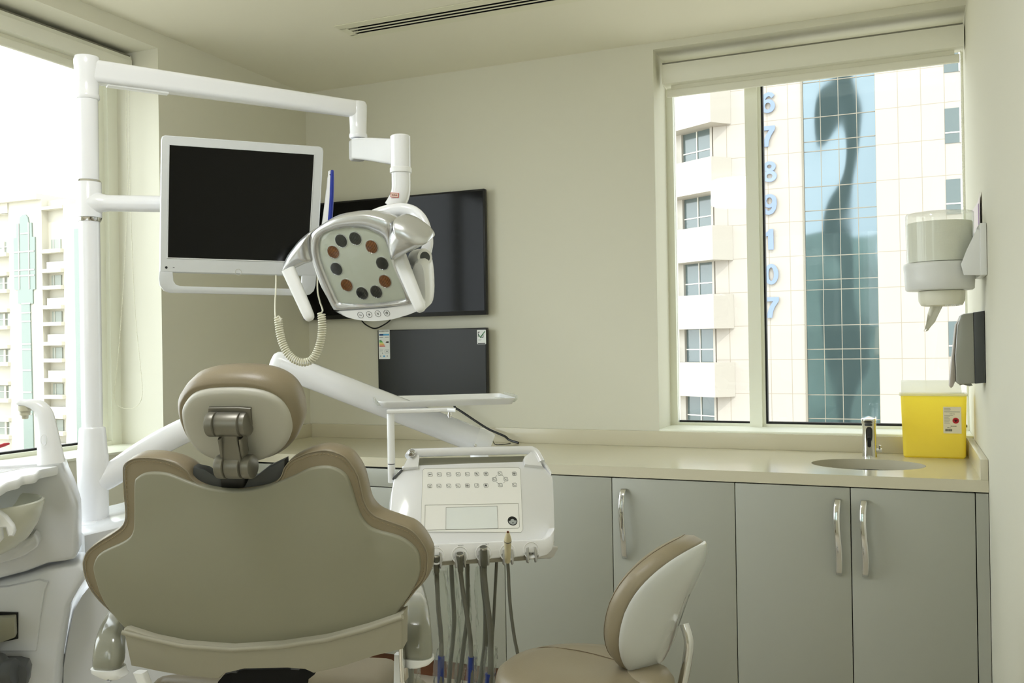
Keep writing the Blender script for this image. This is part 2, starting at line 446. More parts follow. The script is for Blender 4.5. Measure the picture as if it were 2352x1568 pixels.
# ================================================================== worktop, cabinets, sink
QUARTZ = mat('cream_composite_stone', (205, 199, 177), .16, var=.03, scale=500, spec=.55)
LAMIN = mat('pale_grey_laminate', (167, 168, 158), .38, bump=.03, scale=500)
CARC = mat('cabinet_carcass', (40, 40, 38), .7)
PLINTH = mat('brown_plinth_board', (112, 70, 46), .5, var=.15, scale=12)
SX, SY, SA, SB = -.131, 3.632, .197, .158
t = thing('worktop', 'long cream stone worktop along the window wall', 'worktop', (-1.3, 3.6, .86))
def slab_with_oval(x0, x1, y0, y1, z0, z1, n=12):
    rect = []
    for i in range(n): rect.append((x0 + (x1 - x0) * i / n, y0))
    for i in range(n): rect.append((x1, y0 + (y1 - y0) * i / n))
    for i in range(n): rect.append((x1 - (x1 - x0) * i / n, y1))
    for i in range(n): rect.append((x0, y1 - (y1 - y0) * i / n))
    ov = []
    for p in rect:
        a = math.atan2((p[1] - SY) / SB, (p[0] - SX) / SA); ov.append((SX + SA * math.cos(a), SY + SB * math.sin(a)))
    k = len(rect); mb = MB()
    mb.loft([[(p[0], p[1], z1) for p in ov], [(p[0], p[1], z1) for p in rect], [(p[0], p[1], z0) for p in rect], [(p[0], p[1], z0) for p in ov], [(p[0], p[1], z1) for p in ov]], cap=False)
    return mb
mb = slab_with_oval(-.42, .16, FY, D - .001, .861, .9)
mb.box((XL + .001, FY, .861), (-.42, D - .001, .9)).box((.16, FY, .861), (XR - .001, D - .001, .9))
mb.build('slab', QUARTZ, t)
MB().box((XL + .022, D - .021, .9), (XR - .024, D - .001, .968)).build('back_upstand', QUARTZ, t, bevel=.0015)
MB().box((XR - .024, FY, .9), (XR - .001, D - .001, .967)).build('side_upstand', QUARTZ, t, bevel=.0015)
MB().box((XL + .001, FY, .9), (XL + .022, D - .001, .968)).build('side_upstand', QUARTZ, t, bevel=.0015)
# basin
t = thing('sink', 'oval undermounted white basin in the worktop', 'sink', (SX, SY, .72))
BAS = mat('basin_porcelain', (222, 222, 212), .15, coat=.3)
pr = [(.022, -.135), (.05, -.134), (.1, -.125), (.14, -.1), (.168, -.06), (.183, -.02), (.19, 0)]
rings = []
for dr, dz in ((0, 0), (.008, -.004)):
    q = pr if dr == 0 else pr[::-1]
    for r, z in q: rings.append([((r + dr) * math.cos(2 * PI * j / 40) * SA / .185, (r + dr) * math.sin(2 * PI * j / 40) * SB / .185, z + dz) for j in range(40)])
MB().loft(rings, T(SX, SY, .8605), cap=False).build('bowl', BAS, t)
MB().lathe([(.0225, -.006), (.023, .001), (.016, .0015), (.012, -.004)], T(SX, SY, .8605 - .134)).build('drain', CHROME, t)
MB().lathe([(.017, 0), (.017, .006), (.013, .006), (.012, .003)], along((SX - .003, SY + .166, .815), (SX - .003, SY, .815 - .02))).build('overflow', CHROME, t)
# faucet
fx, fy = -.131, 3.875
t = thing('faucet', 'chrome sensor faucet standing behind the oval sink', 'faucet', (fx, fy, .9))
mb = MB()
S = lambda w, d, y, z: [(fx + p[0], fy + y + p[1], z) for p in rr(w, d, min(w, d) * .42, 6)]
mb.loft([S(.055, .052, 0, .9), S(.054, .052, 0, .902), S(.052, .05, 0, .95), S(.05, .05, -.004, 1.0), S(.052, .06, -.012, 1.028), S(.054, .07, -.018, 1.036)])
mb.loft([S(.05, .125, -.042, 1.038), S(.054, .13, -.044, 1.042), S(.054, .132, -.044, 1.052), S(.048, .125, -.042, 1.057)])
mb.build('body', CHROME, t, angle=50)
MB().lathe([(.013, 0), (.014, .002), (.014, .01), (.011, .012)], T(fx, fy - .09, 1.0275)).build('spout_outlet', DARKG, t)
mb = MB(); mb.prism(rr(.013, .038, .0062, 6), 0, .004, frame(Vector((fx, fy - .0275, .958)), Vector((1, 0, 0)), UP))
mb.build('sensor_window', BLACKP, t)
mb = MB(); mb.prism(rr(.011, .03, .002, 3), 0, .003, frame(Vector((fx, fy - .0305, .998)), Vector((1, 0, 0)), Vector((0, -.12, 1))))
mb.build('badge_plate', mat('smoked_badge', (60, 60, 62), .2), t)
MB().lathe([(.006, 0), (.006, .012), (.008, .012), (.008, .019), (.0065, .021)], along((fx + .024, fy, .925), (fx + .1, fy, .925))).tube([(fx + .036, fy, .925), (fx + .038, fy - .002, .945)], .0045).build('mixer_lever', CHROME, t)

# cabinets
def handle(x, z0, z1, parent):
    n = 22; rings = []
    for i in range(n + 1):
        s_ = i / n; z = z1 + (z0 - z1) * s_
        y = FY - .004 - .03 * math.sin(PI * min(1, s_ * 1.02)) ** .55
        xx = x - .003 * math.sin(PI * 2 * s_)
        w_, d_ = .021, .009
        rings.append([(xx + p[0], y + p[1], z) for p in rr(w_, d_, .004, 3)])
    mb = MB().loft(rings)
    return mb.build('handle', CHROME, parent, angle=60)
def cabinet(label, x0, x1, doors, group=None):
    """doors: list of (x0, x1, handle x or None)"""
    t = thing('base_cabinet', label, 'cabinet', ((x0 + x1) / 2, 3.66, 0), group)
    MB().box((x0 + .001, FY + .0225, .085), (x1 - .001, D - .003, .8595)).build('carcass', CARC, t)
    MB().box((x0 + .001, FY + .055, .0005), (x1 - .001, D - .02, .084)).build('plinth', PLINTH, t)
    for a, b2, hx in doors:
        d_ = MB().box((a + .0015, FY + .003, .088), (b2 - .0015, FY + .022, .8565)).build('door', LAMIN, t, bevel=.001)
        if hx: handle(hx, .562, .82, d_)
    return t
G = (-1.455, -1.014, -.561, -.176, .203)
cabinet('pale grey base cabinet behind the instrument console, its door without handle in view', G[0], G[1], [(G[0], G[1], None)])
cabinet('pale grey single-door base cabinet behind the operator stool backrest', G[1], G[2], [(G[1], G[2], -.967)])
t = cabinet('pale grey double-door base cabinet under the sink beside the wall', G[2], XR - .001, [(G[2], G[3], -.216), (G[3], G[4], -.133)])
MB().box((G[4] + .0015, FY + .003, .088), (XR - .002, FY + .022, .8565)).build('filler_panel', LAMIN, t)
t = thing('base_cabinet', 'pale grey drawer cabinet in the corner below the small screen', 'cabinet', (-2.15, 3.66, 0))
MB().box((XL + .002, FY + .0225, .085), (G[0] - .001, D - .003, .8595)).build('carcass', CARC, t)
MB().box((XL + .002, FY + .055, .0005), (G[0] - .001, D - .02, .084)).build('plinth', PLINTH, t)
for a, b2 in ((XL + .003, -2.16), (-2.157, G[0] - .0015)):
    for z0, z1 in ((.779, .853), (.088, .7755)):
        MB().box((a, FY + .003, z0), (b2, FY + .022, z1)).build('drawer' if z0 > .5 else 'door', LAMIN, t, bevel=.001)

# ================================================================== screens on the back wall
SCREEN = mat('black_gloss_screen', (8, 8, 8), .09, spec=.2)
MATTE = mat('dark_matt_screen', (26, 27, 22), .33, spec=.4)
TVX0, TVX1, TVZ0, TVZ1 = XL + .004, -1.812, 1.503, 2.098
t = thing('television', 'large black flat television on the back wall behind the lamp head', 'television', ((TVX0 + TVX1) / 2, D - .03, TVZ0))
MB().box((TVX0, D - .05, TVZ0), (TVX1, D - .022, TVZ1)).box((TVX0 + .15, D - .024, TVZ0 + .12), (TVX1 - .15, D - .002, TVZ1 - .1)).build('housing', BLACKP, t, bevel=.003)
MB().box((TVX0 + .01, D - .0512, TVZ0 + .02), (TVX1 - .009, D - .0502, TVZ1 - .009)).build('screen', SCREEN, t)
cb = cr([onY(x, y, D - .03) for x, y in ((826, 728), (836, 742), (850, 751), (862, 754), (876, 749), (893, 738), (900, 728))], 5, False)
MB().tube(cb, .0035, 8).build('cable', BLACKP, t)
SX0, SX1, SZ0, SZ1 = -2.407, -1.815, 1.108, 1.442
t = thing('television', 'small dark screen with stickers in its corners below the large television', 'television', ((SX0 + SX1) / 2, D - .03, SZ0))
MB().box((SX0, D - .05, SZ0), (SX1, D - .02, SZ1)).box((SX0 + .12, D - .022, SZ0 + .06), (SX1 - .12, D - .002, SZ1 - .06)).build('housing', BLACKP, t, bevel=.002)
MB().box((SX0 + .004, D - .0512, SZ0 + .006), (SX1 - .004, D - .0502, SZ1 - .005)).build('screen', MATTE, t)
def sticker(px, parent, name, label):
    """paper label on the screen: px = corner pixels; returns its frame and size"""
    a = onY(px[0], px[1], D - .0515); b2 = onY(px[2], px[3], D - .0515)
    w_, h_ = b2.x - a.x, a.z - b2.z
    M = frame(Vector((a.x + w_ / 2, D - .0518, b2.z + h_ / 2)), Vector((1, 0, 0)), UP)
    o = MB().prism(rr(w_, h_, .003, 3), -.0005, 0, M).build(name, mat('label_paper', (232, 236, 236), .6), parent)
    tag(o, label)
    return o, M, w_, h_
o, M, w_, h_ = sticker((869.5, 757.5, 896, 824), t, 'energy_label', 'white energy rating label with coloured bars')
def rect(mb, M, x0, y0, x1, y1, z=.0004): mb.box((x0, y0, 0), (x1, y1, z), M)
def inks(parent, name, rgb, M, rects, w_, h_):
    mb = MB()
    for a in rects: rect(mb, M, (a[0] - .5) * w_, (.5 - a[3]) * h_, (a[2] - .5) * w_, (.5 - a[1]) * h_)
    mb.build(name, mat('ink_%d_%d_%d' % rgb, rgb, .6), parent)
inks(o, 'printed_bar', (20, 70, 130), M, [(.06, .14, .42, .2)], w_, h_)
inks(o, 'printed_bar', (90, 170, 220), M, [(.42, .14, .95, .2)], w_, h_)
inks(o, 'printed_dot', (90, 170, 220), M, [(.38, .88, .56, .93)], w_, h_)
inks(o, 'printed_bar', (110, 112, 112), M, [(.05 + i * .06, .02, .08 + i * .06, .075) for i in range(15)], w_, h_)
for i, c_ in enumerate(((20, 120, 70), (60, 165, 70), (160, 195, 60), (235, 210, 60), (225, 140, 50), (205, 60, 50))):
    inks(o, 'rating_bar', c_, M, [(.06, .345 + i * .04, .26 + i * .065, .375 + i * .04)], w_, h_)
inks(o, 'printed_mark', (20, 20, 22), M, [(.68, .4, .9, .45), (.62, .42, .7, .44), (.06, .25, .42, .262), (.55, .25, .9, .262)], w_, h_)
inks(o, 'printed_mark', (150, 156, 160), M, [(.06, .68, .4, .69), (.06, .72, .36, .73), (.55, .68, .9, .69), (.55, .68, .57, .79), (.88, .68, .9, .79), (.55, .79, .9, .8), (.66, .72, .8, .76), (.12, .88, .2, .92), (.7, .88, .8, .92), (.3, .78, .36, .82)], w_, h_)
o, M, w_, h_ = sticker((1095.5, 757.5, 1116.5, 790), t, 'certificate_label', 'white label with a green tick')
mb = MB()
P = [(-.32, .12), (-.12, -.12), (.4, .42), (.44, .36), (-.12, -.26), (-.38, .08)]
mb.prism([(p[0] * w_, p[1] * h_ * .75 + .12 * h_) for p in P], 0, .0005, M); mb.build('tick', mat('ink_green', (30, 110, 60), .6), o)
inks(o, 'printed_mark', (30, 32, 32), M, [(.1, .13, .16, .5), (.1, .13, .32, .17), (.66, .52, .72, .3), (.38, .5, .72, .54), (.14, .68, .5, .69), (.14, .76, .45, .77), (.08, .92, .92, .97)], w_, h_)
cb = cr([onY(x, y, D - .06) for x, y in ((1045, 936), (1060, 945), (1090, 965), (1120, 984), (1142, 994), (1160, 1002), (1170, 1010))] + [Vector((-1.65, D - .07, .905))], 5, False)
tc_ = thing('power_cable', 'black cable drooping from the small screen down to the worktop', 'cable', (-1.66, D - .07, .9))
MB().tube([(-2.0, D - .03, 1.12), (-1.99, D - .055, 1.09)] + cb, .0055, 8).build('cable', BLACKP, tc_)
cb = cr([onZ(1132, 1012, .93), onZ(1137, 1020, .906), onZ(1150, 1021, .904), onZ(1172, 1018, .904)], 5, False)
MB().tube(cb, .002, 6).build('signal_wire', BLACKP, tc_)
# ================================================================== operating light on its column
PD = 2.5                                    # distance of the column
pc = at(205, 500, PD); px_, py_ = pc.x, pc.y
Z = lambda y, d=PD, x=207: at(x, y, d).z
K = PD / FPX                                # metres per pixel at the column
t = thing('operating_light', 'white column-mounted dental operating light with a silver lamp head', 'dental lamp', (px_, py_, Z(1195)))
L = lambda *a, **k: MB().lathe(*a, **k)
L([(.0395, Z(1193)), (.0395, Z(1188)), (.0385, Z(1188)), (.0392, Z(1120)), (.0403, Z(1046)), (.0385, Z(1042)), (.034, Z(995)), (.033, Z(984)), (.031, Z(981)), (.027, Z(980))], T(px_, py_)).build('column_base', WHITEP, t)
L([(.0265, Z(985)), (.0265, Z(224))], T(px_, py_)).build('column', WHITEP, t)
# boom: socket over the column, long tapering arm, elbow
el = at(822, 250, 2.95)
bd = Vector((el.x - px_, el.y - py_, 0)); BL = bd.length; bd.normalize()
mb = MB()
mb.lathe([(.0285, Z(229)), (.031, Z(226)), (.031, Z(219)), (.029, Z(215)), (.0295, Z(190)), (.033, Z(150)), (.0335, Z(138)), (.031, Z(131)), (.02, Z(128.5)), (.001, Z(128))], T(px_, py_))
mb.build('boom_socket', WHITEP, t)
sec = []
perp = Vector((-bd.y, bd.x, 0))
for s_, h0, h1, w_ in ((.01, Z(190), Z(137), .055), (.05, Z(189), Z(137), .054), (BL * .5, Z(187), Z(137) - .003, .05), (BL - .03, Z(185), Z(138) - .004, .047), (BL, Z(185), Z(138) - .004, .047)):
    c_ = Vector((px_, py_, (h0 + h1) / 2)) + bd * s_
    sec.append([tuple(c_ + perp * p[0] + UP * p[1]) for p in rr(w_, h1 - h0, .014, 5)])
mb = MB().loft(sec); mb.build('boom_arm', WHITEP, t, angle=50)
s1 = (Z(183) - Z(184.5)) / 1.0
c_ = Vector((px_, py_, Z(187))) + bd * .02
MB().loft([[tuple(c_ + bd * s_ + perp * p[0] + UP * p[1]) for p in rr(.026, .014, .004, 3)] for s_ in (.03, .15, .19)]).build('cable_duct', WHITEM, t)
E2 = Vector((px_, py_, 0)) + bd * BL
ez1, ez0 = Z(138) - .004, at(822, 318, 2.95).z
L([(.027, ez0), (.029, ez0 + .004), (.029, ez0 + .011), (.0265, ez0 + .016), (.027, ez0 + .05), (.029, ez1 - .03), (.029, ez1 - .012), (.025, ez1 - .003), (.012, ez1), (.001, ez1 + .0005)], T(E2.x, E2.y)).build('elbow', WHITEP, t)
# forearm coming back towards the viewer
HD = 2.52
f1 = at(920, 350, HD)
fd = Vector((f1.x - E2.x, f1.y - E2.y, 0)); FL = fd.length; fd.normalize(); fp = Vector((-fd.y, fd.x, 0))
zt1, zb1 = ez0, at(822, 367, 2.95).z
zt2, zb2 = at(890, 316, HD).z, at(890, 379, HD).z
sec = []
for s_, q in ((-.03, 0), (-.024, .0), (.02, .02), (FL * .5, .49), (FL - .02, .98), (FL - .005, 1)):
    a, b_ = ez0 - .001 + (zt2 - ez0) * max(0, q), zb1 + (zb2 - zb1) * q
    w_ = .05 if s_ > -.03 else .04
    c_ = Vector((E2.x, E2.y, (a + b_) / 2)) + fd * s_
    sec.append([tuple(c_ + fp * p[0] + UP * p[1]) for p in rr(w_, a - b_, .009, 4)])
MB().loft(sec).build('forearm', WHITEP, t, angle=50)
L([(.0275, at(920, 388, HD).z), (.0275, at(920, 314, HD).z), (.025, at(920, 311.5, HD).z), (.002, at(920, 311, HD).z)], T(f1.x, f1.y)).build('swivel_housing', WHITEP, t)
zc = at(920, 385, HD).z
L([(.0278, at(920, 398, HD).z), (.0298, at(920, 397, HD).z), (.0298, at(920, 387, HD).z), (.0278, at(920, 385, HD).z)], T(f1.x, f1.y)).build('swivel_ring', WHITEM, t)
nk = [at(921, 396, HD), at(921.5, 420, HD), at(921, 437, HD), at(917, 453, HD), at(909, 468, HD), at(903, 478, HD)]
MB().tube(cr(nk, 5, False), .0262, 20).build('neck', WHITEP, t)
MB().tube([at(912, 462, HD - .002), at(905, 478, HD - .004), at(900, 492, HD)], [.0235, .022, .022], 20).build('neck_pin', WHITEM, t)
# caution sticker on the neck
M = face(906.5, 448, HD - .0275, spin=-.09)
o = MB().prism(rr(.0225, .0125, .0015, 3), -.0012, .0008, M).build('sticker', mat('sticker_red', (196, 60, 54), .6), t)
MB().prism(rr(.0195, .0098, .001, 3), .0008, .0011, M).build('sticker_face', mat('sticker_cream', (222, 205, 190), .6), o)
mb = MB()
for i in range(7): rect(mb, M @ T(0, 0, .0011), -.0075 + i * .0022, -.0018, -.0061 + i * .0022, .0022 if i % 2 else .001)
mb.build('sticker_print', mat('ink_red', (150, 70, 66), .6), o)

# ---- the lamp head: face plane turned to the patient (left and down)
LD = 2.27
n_cam = -ray(812, 610).normalized()
th = math.radians(36)
n_ = (n_cam * math.cos(th) + (RGT * -.8 + UPV * -.6).normalized() * math.sin(th)).normalized()
uu = (RGT - n_ * RGT.dot(n_)).normalized()
LF = frame(at(812, 610, LD), uu, n_.cross(uu))
def ccw(o): return o if area(o) > 0 else o[::-1]
rim_px = [(709.6, 551), (713, 539), (722, 528), (740, 516), (765, 503), (797, 496), (836, 492.5), (872, 500), (895, 512), (899, 533), (897, 556), (899, 580), (904, 598), (918.6, 632), (936, 670), (948, 695), (940, 701), (890, 706), (818.6, 711), (770, 714), (762, 707), (750.7, 685), (736, 658.6), (725.7, 632), (715, 601), (710, 578)]
in_px = [(731, 573), (733, 555), (740, 541), (765, 530), (801, 525), (836, 527), (863, 537), (879, 548), (888, 569), (899, 605), (917, 650), (928, 682), (922, 689), (854, 698), (786, 698), (774, 692), (765, 673), (747, 632), (735, 598)]
rim = ccw(cr(tr(rim_px, LF), 4)); inn = ccw(cr(tr(in_px, LF), 4))
def match(o, n):
    """same number of points, starting on the same side"""
    Ls = [0]
    for a, b_ in zip(o, o[1:] + o[:1]): Ls.append(Ls[-1] + math.hypot(b_[0] - a[0], b_[1] - a[1]))
    k0 = max(range(len(o)), key=lambda i: o[i][0] * .9 + o[i][1] * .3)
    out = []
    for i in range(n):
        s_ = (Ls[k0] + Ls[-1] * i / n) % Ls[-1]
        j = max(q for q in range(len(o)) if Ls[q] <= s_ + 1e-12); tt = (s_ - Ls[j]) / max(1e-9, Ls[j + 1] - Ls[j])
        a, b_ = o[j], o[(j + 1) % len(o)]; out.append((a[0] + (b_[0] - a[0]) * tt, a[1] + (b_[1] - a[1]) * tt))
    return out
N_ = 96; rim = match(rim, N_); inn = match(inn, N_)
mid = [((a[0] * .42 + b_[0] * .58), (a[1] * .42 + b_[1] * .58)) for a, b_ in zip(rim, inn)]
r3 = lambda o, z: [(p[0], p[1], z) for p in o]
head = thing('tmp', None, None, (0, 0, 0)); bpy.data.objects.remove(head)
hd = MB().loft([r3([(p[0] * .72, p[1] * .72) for p in rim], -.085), r3([(p[0] * .9, p[1] * .9) for p in rim], -.07), r3(offset(rim, .001), -.03), r3(offset(rim, .001), -.012), r3(rim, -.004), r3(offset(rim, -.003), .001), r3(mid, .003), r3(offset(inn, .002), -.002), r3(inn, -.007)], LF, cap=False).build('head_bezel', SILVER, t, angle=60)
MB().prism(offset(inn, .004), -.012, -.0062, LF).build('reflector_plate', mat('lamp_plate', (214, 214, 206), .4), hd)
dome = MB().dome(inn, [(1.02, -.006), (.97, -.001), (.9, .002), (.75, .005), (.5, .007), (.2, .008)], LF).build('lamp_cover', clear('lamp_cover_clear', film=.05), hd)
bp_ = [(765, 708), (770, 714), (818.6, 711), (890, 706), (948, 697), (960, 713), (945, 721.5), (926, 728), (890, 737), (845, 739), (812, 734.5), (785, 725)]
bo = ccw(tr(bp_, LF)); bo = ccw(cr(bo, 3))
MB().stack(bo, [(0, -.06), (0, -.03), (0, -.008), (-.001, -.003), (-.002, -.001)], LF).build('lower_housing', WHITEM, hd)
LENSB = mat('dark_lens', (44, 47, 48), .12, .75); LENSA = mat('amber_lens', (150, 90, 18), .14, .75)
for i, (cx, cy) in enumerate(((790, 418), (972, 390), (1183, 495), (1320, 710), (1355, 940), (1243, 1075), (1062, 1093), (862, 990), (730, 780), (690, 563))):
    q = tr([(640 + cx / 5.6, 480 + cy / 5.6)], LF)[0]; M = LF @ T(q[0], q[1], -.0062)
    ring = MB().lathe([(.0158, 0), (.0168, .0012), (.0178, .0012), (.0184, 0)], M, cap=False).build('lens_rim', SILVER, hd)
    lens = MB()
    for k in range(9):
        pass
    prof = [(.0001, .0022), (.006, .002), (.011, .0012), (.0158, 0)]
    lens.lathe(prof[::-1], M, n=24)
    for k in range(-3, 4):
        h = math.sqrt(max(0, .0152 ** 2 - (k * .0042) ** 2)); c0 = Vector((k * .0042, 0)); a_ = .35
        p0 = M @ Vector((k * .0042 * math.cos(a_) - h * math.sin(a_), k * .0042 * math.sin(a_) + h * math.cos(a_), .001)); p1 = M @ Vector((k * .0042 * math.cos(a_) + h * math.sin(a_), k * .0042 * math.sin(a_) - h * math.cos(a_), .001))
        pm = (p0 + p1) / 2 + LF.to_3x3().col[2] * .0015
        lens.tube([p0, pm, p1], .0016, 6)
    lens.build('lens', LENSA if i in (2, 4, 7, 9) else LENSB, ring)
INK = mat('grey_print', (92, 94, 94), .6)
for (x, y), s_ in (((827.7, 723.6), '-'), ((847.5, 722.3), '+'), ((867.5, 720.5), 'x'), ((888, 719), 'o')):
    q = tr([(x, y)], LF)[0]; M = LF @ T(q[0], q[1], -.001)
    b1 = MB().lathe([(.0078, 0), (.0078, .0006), (.0086, .0006), (.0086, 0)], M, cap=False)
    if s_ in '-+': rect(b1, M, -.0035, -.0006, .0035, .0006, .0007)
    if s_ == '+': rect(b1, M, -.0006, -.0035, .0006, .0035, .0007)
    if s_ == 'x':
        for a_ in (.8, -.8): b1.box((-.0005, -.0038, 0), (.0005, .0038, .0007), M @ RZ(a_))
    if s_ == 'o': b1.lathe([(.0024, 0), (.0024, .0007), (.0034, .0007), (.0034, 0)], M, cap=False); rect(b1, M, -.0004, 0, .0004, .0045, .0007)
    b1.build('button', INK, hd)
# silver wings with white grips
wl_px = [(647, 625), (649, 610), (655, 594), (667, 575), (688, 550), (706, 536), (714, 534), (711, 552), (712, 580), (717, 600), (700, 607), (674, 619), (660, 624)]
wo = ccw(cr(ccw(tr(wl_px, LF)), 3))
wing = MB().dome(wo, [(.8, -.05), (.95, -.045), (1, -.03), (1, -.012), (.97, -.004), (.9, .003), (.75, .009), (.5, .013), (.2, .0145)], LF).build('handle_wing', SILVER, hd, angle=60)
wr_px = [(893, 556), (898, 535), (908, 518), (906, 504), (925, 508), (944, 517), (970, 537), (981, 554), (975, 562), (950, 574), (925, 586), (904, 597), (897, 585)]
wo = ccw(cr(ccw(tr(wr_px, LF)), 3))
wing2 = MB().dome(wo, [(.8, -.06), (.95, -.05), (1, -.03), (1, -.006), (.97, .004), (.9, .012), (.75, .02), (.5, .026), (.2, .028)], LF).build('handle_wing', SILVER, hd, angle=60)
def grip(p0, p1, d0, w0, w1, parent):
    a, b_ = at(*p0, d0), at(*p1, d0 - .01)
    M = along(a, b_); Ln = (b_ - a).length
    rings = []
    for s_, k in ((0, 1), (.4, 1), (.8, 1), (.92, .95), (.97, .78), (1, .45)):
        w_ = (w0 + (w1 - w0) * s_) * k
        rings.append([(p[0], p[1], Ln * s_) for p in rr(w_ * .72, w_, w_ * .3, 5)])
    MB().loft(rings, M).build('grip', WHITEM, parent, angle=60)
grip((662, 618), (714, 736), LD - .02, .033, .027, wing)
grip((915, 585), (969, 716), LD - .035, .036, .028, wing2)
# yoke behind the head
yk = [at(x, y, d) for x, y, d in ((842, 505, LD + .1), (868, 492, LD + .1), (895, 484, LD + .1), (925, 481, LD + .09), (950, 488, LD + .08), (968, 505, LD + .06), (978, 530, LD + .05), (982, 560, LD + .04), (975, 592, LD + .04))]
MB().tube(cr(yk, 5, False), .011, 16, flat=1.5).build('yoke', WHITEP, t)
kb = at(962, 594, LD + .03); kd = at(985, 588, LD - .02)
M = along(kb, kd)
L([(.024, -.012), (.024, .004), (.0225, .008), (.0225, .03), (.0195, .035), (.0135, .036)], M).build('pivot_knob', WHITEM, t)
L([(.0134, .0362), (.0134, .034), (.001, .034)], M).build('knob_cap', DARKG, t)
bk = [(955, 600), (975, 605), (982, 640), (983, 690), (975, 712), (960, 700), (940, 650)]
BF = LF @ T(0, 0, -.05)
MB().stack(ccw(cr(ccw(tr(bk, BF)), 3)), [(-.006, -.05), (0, -.035), (0, 0), (-.004, .008)], BF).build('rear_housing', WHITEM, hd)

# ================================================================== chair-side monitor on the column
MD = 2.45
t = thing('monitor', 'white framed chair-side monitor with a black screen on the column arm', 'monitor', (px_, py_, Z(500)))
L([(.0275, Z(503)), (.031, Z(501)), (.0322, Z(500)), (.0322, Z(419)), (.031, Z(417.5)), (.0275, Z(416))], T(px_, py_)).build('collar', WHITEP, t)
L([(.0278, Z(509)), (.0305, Z(506)), (.0325, Z(501)), (.029, Z(500.5)), (.0278, Z(501))], T(px_, py_), cap=False).build('ring', CHROME, t)
L([(.0278, Z(416)), (.029, Z(419.5)), (.0325, Z(419)), (.0305, Z(415.5)), (.0278, Z(413.5))], T(px_, py_), cap=False).build('ring', CHROME, t)
MF = face(555, 490, MD, turn=.37, tilt=-.02)
b0 = at(205, 466, PD); b1 = at(470, 470, MD + .06)
MB().tube([b0, at(228, 466, PD - .002), at(236, 466.3, PD - .002), at(250, 466.6, PD), b1], [.032, .029, .0245, .0222, .022], 22).build('bracket_arm', WHITEP, t)
bz = [(369.5, 322), (372, 313), (379, 310), (734, 336), (741, 339), (743, 347), (731, 520), (724, 655), (722, 667), (712, 675), (700, 678), (390, 672), (376, 668), (367, 655), (365, 640)]
bo = ccw(tr(bz, MF))
hole = [(397, 626), (399, 646), (404, 653), (415, 657), (690, 663), (693, 650), (694, 633)]
# frame = upper body + two lower corners + handle bar
scr = [(389.5, 333), (721, 355.5), (707, 601), (385.5, 591)]
def bezel():
    mb = MB()
    o = ccw(tr([(369.5, 322), (372, 313), (379, 310), (734, 336), (741, 339), (743, 347), (727, 634), (366, 625)], MF)); mb.stack(o, [(-.006, -.028), (0, -.02), (0, -.003), (-.0025, 0)], MF)
    return mb
body = bezel().build('bezel', mat('silver_white_bezel', (206, 209, 212), .3, .15, coat=.2), t, angle=30)
lo = [(366, 622), (364.5, 640), (367, 655), (376, 667), (390, 672), (700, 679), (712, 676), (721, 668), (725, 655), (727, 630), (694, 631), (693, 650), (688, 661), (676, 663), (415, 657), (404, 653), (398.5, 645), (397, 624)]
o = tr(lo, MF); o = o if area(o) > 0 else o[::-1]
MB().prism(o, -.02, -.0005, MF, r=.002).build('lower_handle', MATS['silver_white_bezel'], t, angle=30)
MB().prism(ccw(tr(scr, MF)), -.004, .0008, MF).build('screen', mat('dead_black_screen', (4, 4, 4), .12, spec=.25), t)
fr_ = ccw(tr(scr, MF))
mb = MB().loft([r3(fr_, .0009), r3(offset(fr_, .0022), .0016), r3(offset(fr_, .0034), -.0005)], MF, cap=False)
mb.build('screen_surround', MATS['silver_white_bezel'], t)
q = tr([(547.5, 625)], MF)[0]
MB().lathe([(.0083, 0), (.0085, .0006), (.0077, .0006), (.0075, .0001)], MF @ T(q[0], q[1], 0), cap=False).build('power_button', CHROME, t)
q = tr([(382, 614)], MF)[0]
MB().lathe([(.0033, 0), (.0033, .0004)], MF @ T(q[0], q[1], 0)).build('webcam', BLACKP, t)
q = tr([(399, 614.5)], MF)[0]
MB().box((q[0] - .002, q[1] - .0006, 0), (q[0] + .002, q[1] + .0006, .0004), MF).build('indicator', BLACKP, t)

# ================================================================== intra-oral camera with its coiled cable, hung behind the monitor
CD = 2.52
t = thing('intraoral_camera', 'slim white and blue dental camera wand on a coiled white cable', 'dental camera', at(752, 470, CD))
WP = [(759.5, 392), (758.5, 410), (756.5, 440), (754, 470), (751, 500), (747, 535)]
WP = [at(x, y, CD) for x, y in WP]
MB().tube(cr(WP, 5, False), [.004] + [.0066] * 4 + [.0078] * 5 + [.009 + .0002 * i for i in range(16)], 14, flat=1.1).build('body', WHITEP, t)
BPs = [at(x, y, CD - .005) for x, y in ((763, 390.5), (762.8, 410), (762, 440), (760.5, 470), (758, 500), (755, 530))]
MB().tube(cr(BPs, 5, False), [.0035] + [.0048 + .00012 * i for i in range(25)], 12).build('blue_grip', mat('cobalt_blue_plastic', (26, 48, 150), .3), t)
MB().lathe([(.0022, 0), (.0022, .0012)], along(at(758.8, 401, CD - .0058), CAM)).build('camera_eye', DARKG, t)
cp = [(639, 729), (643, 765), (650, 790), (662, 813), (680, 828), (700, 832), (718, 824), (730, 804), (738, 775), (740, 745), (738, 719)]
cpath = cr([at(x, y, 2.41) for x, y in cp], 8, False)
Ls = [0]
for a, b_ in zip(cpath, cpath[1:]): Ls.append(Ls[-1] + (b_ - a).length if isinstance(a, Vector) else Ls[-1] + (Vector(b_) - Vector(a)).length)
TURNS = 50; per_ = 14; hel = []
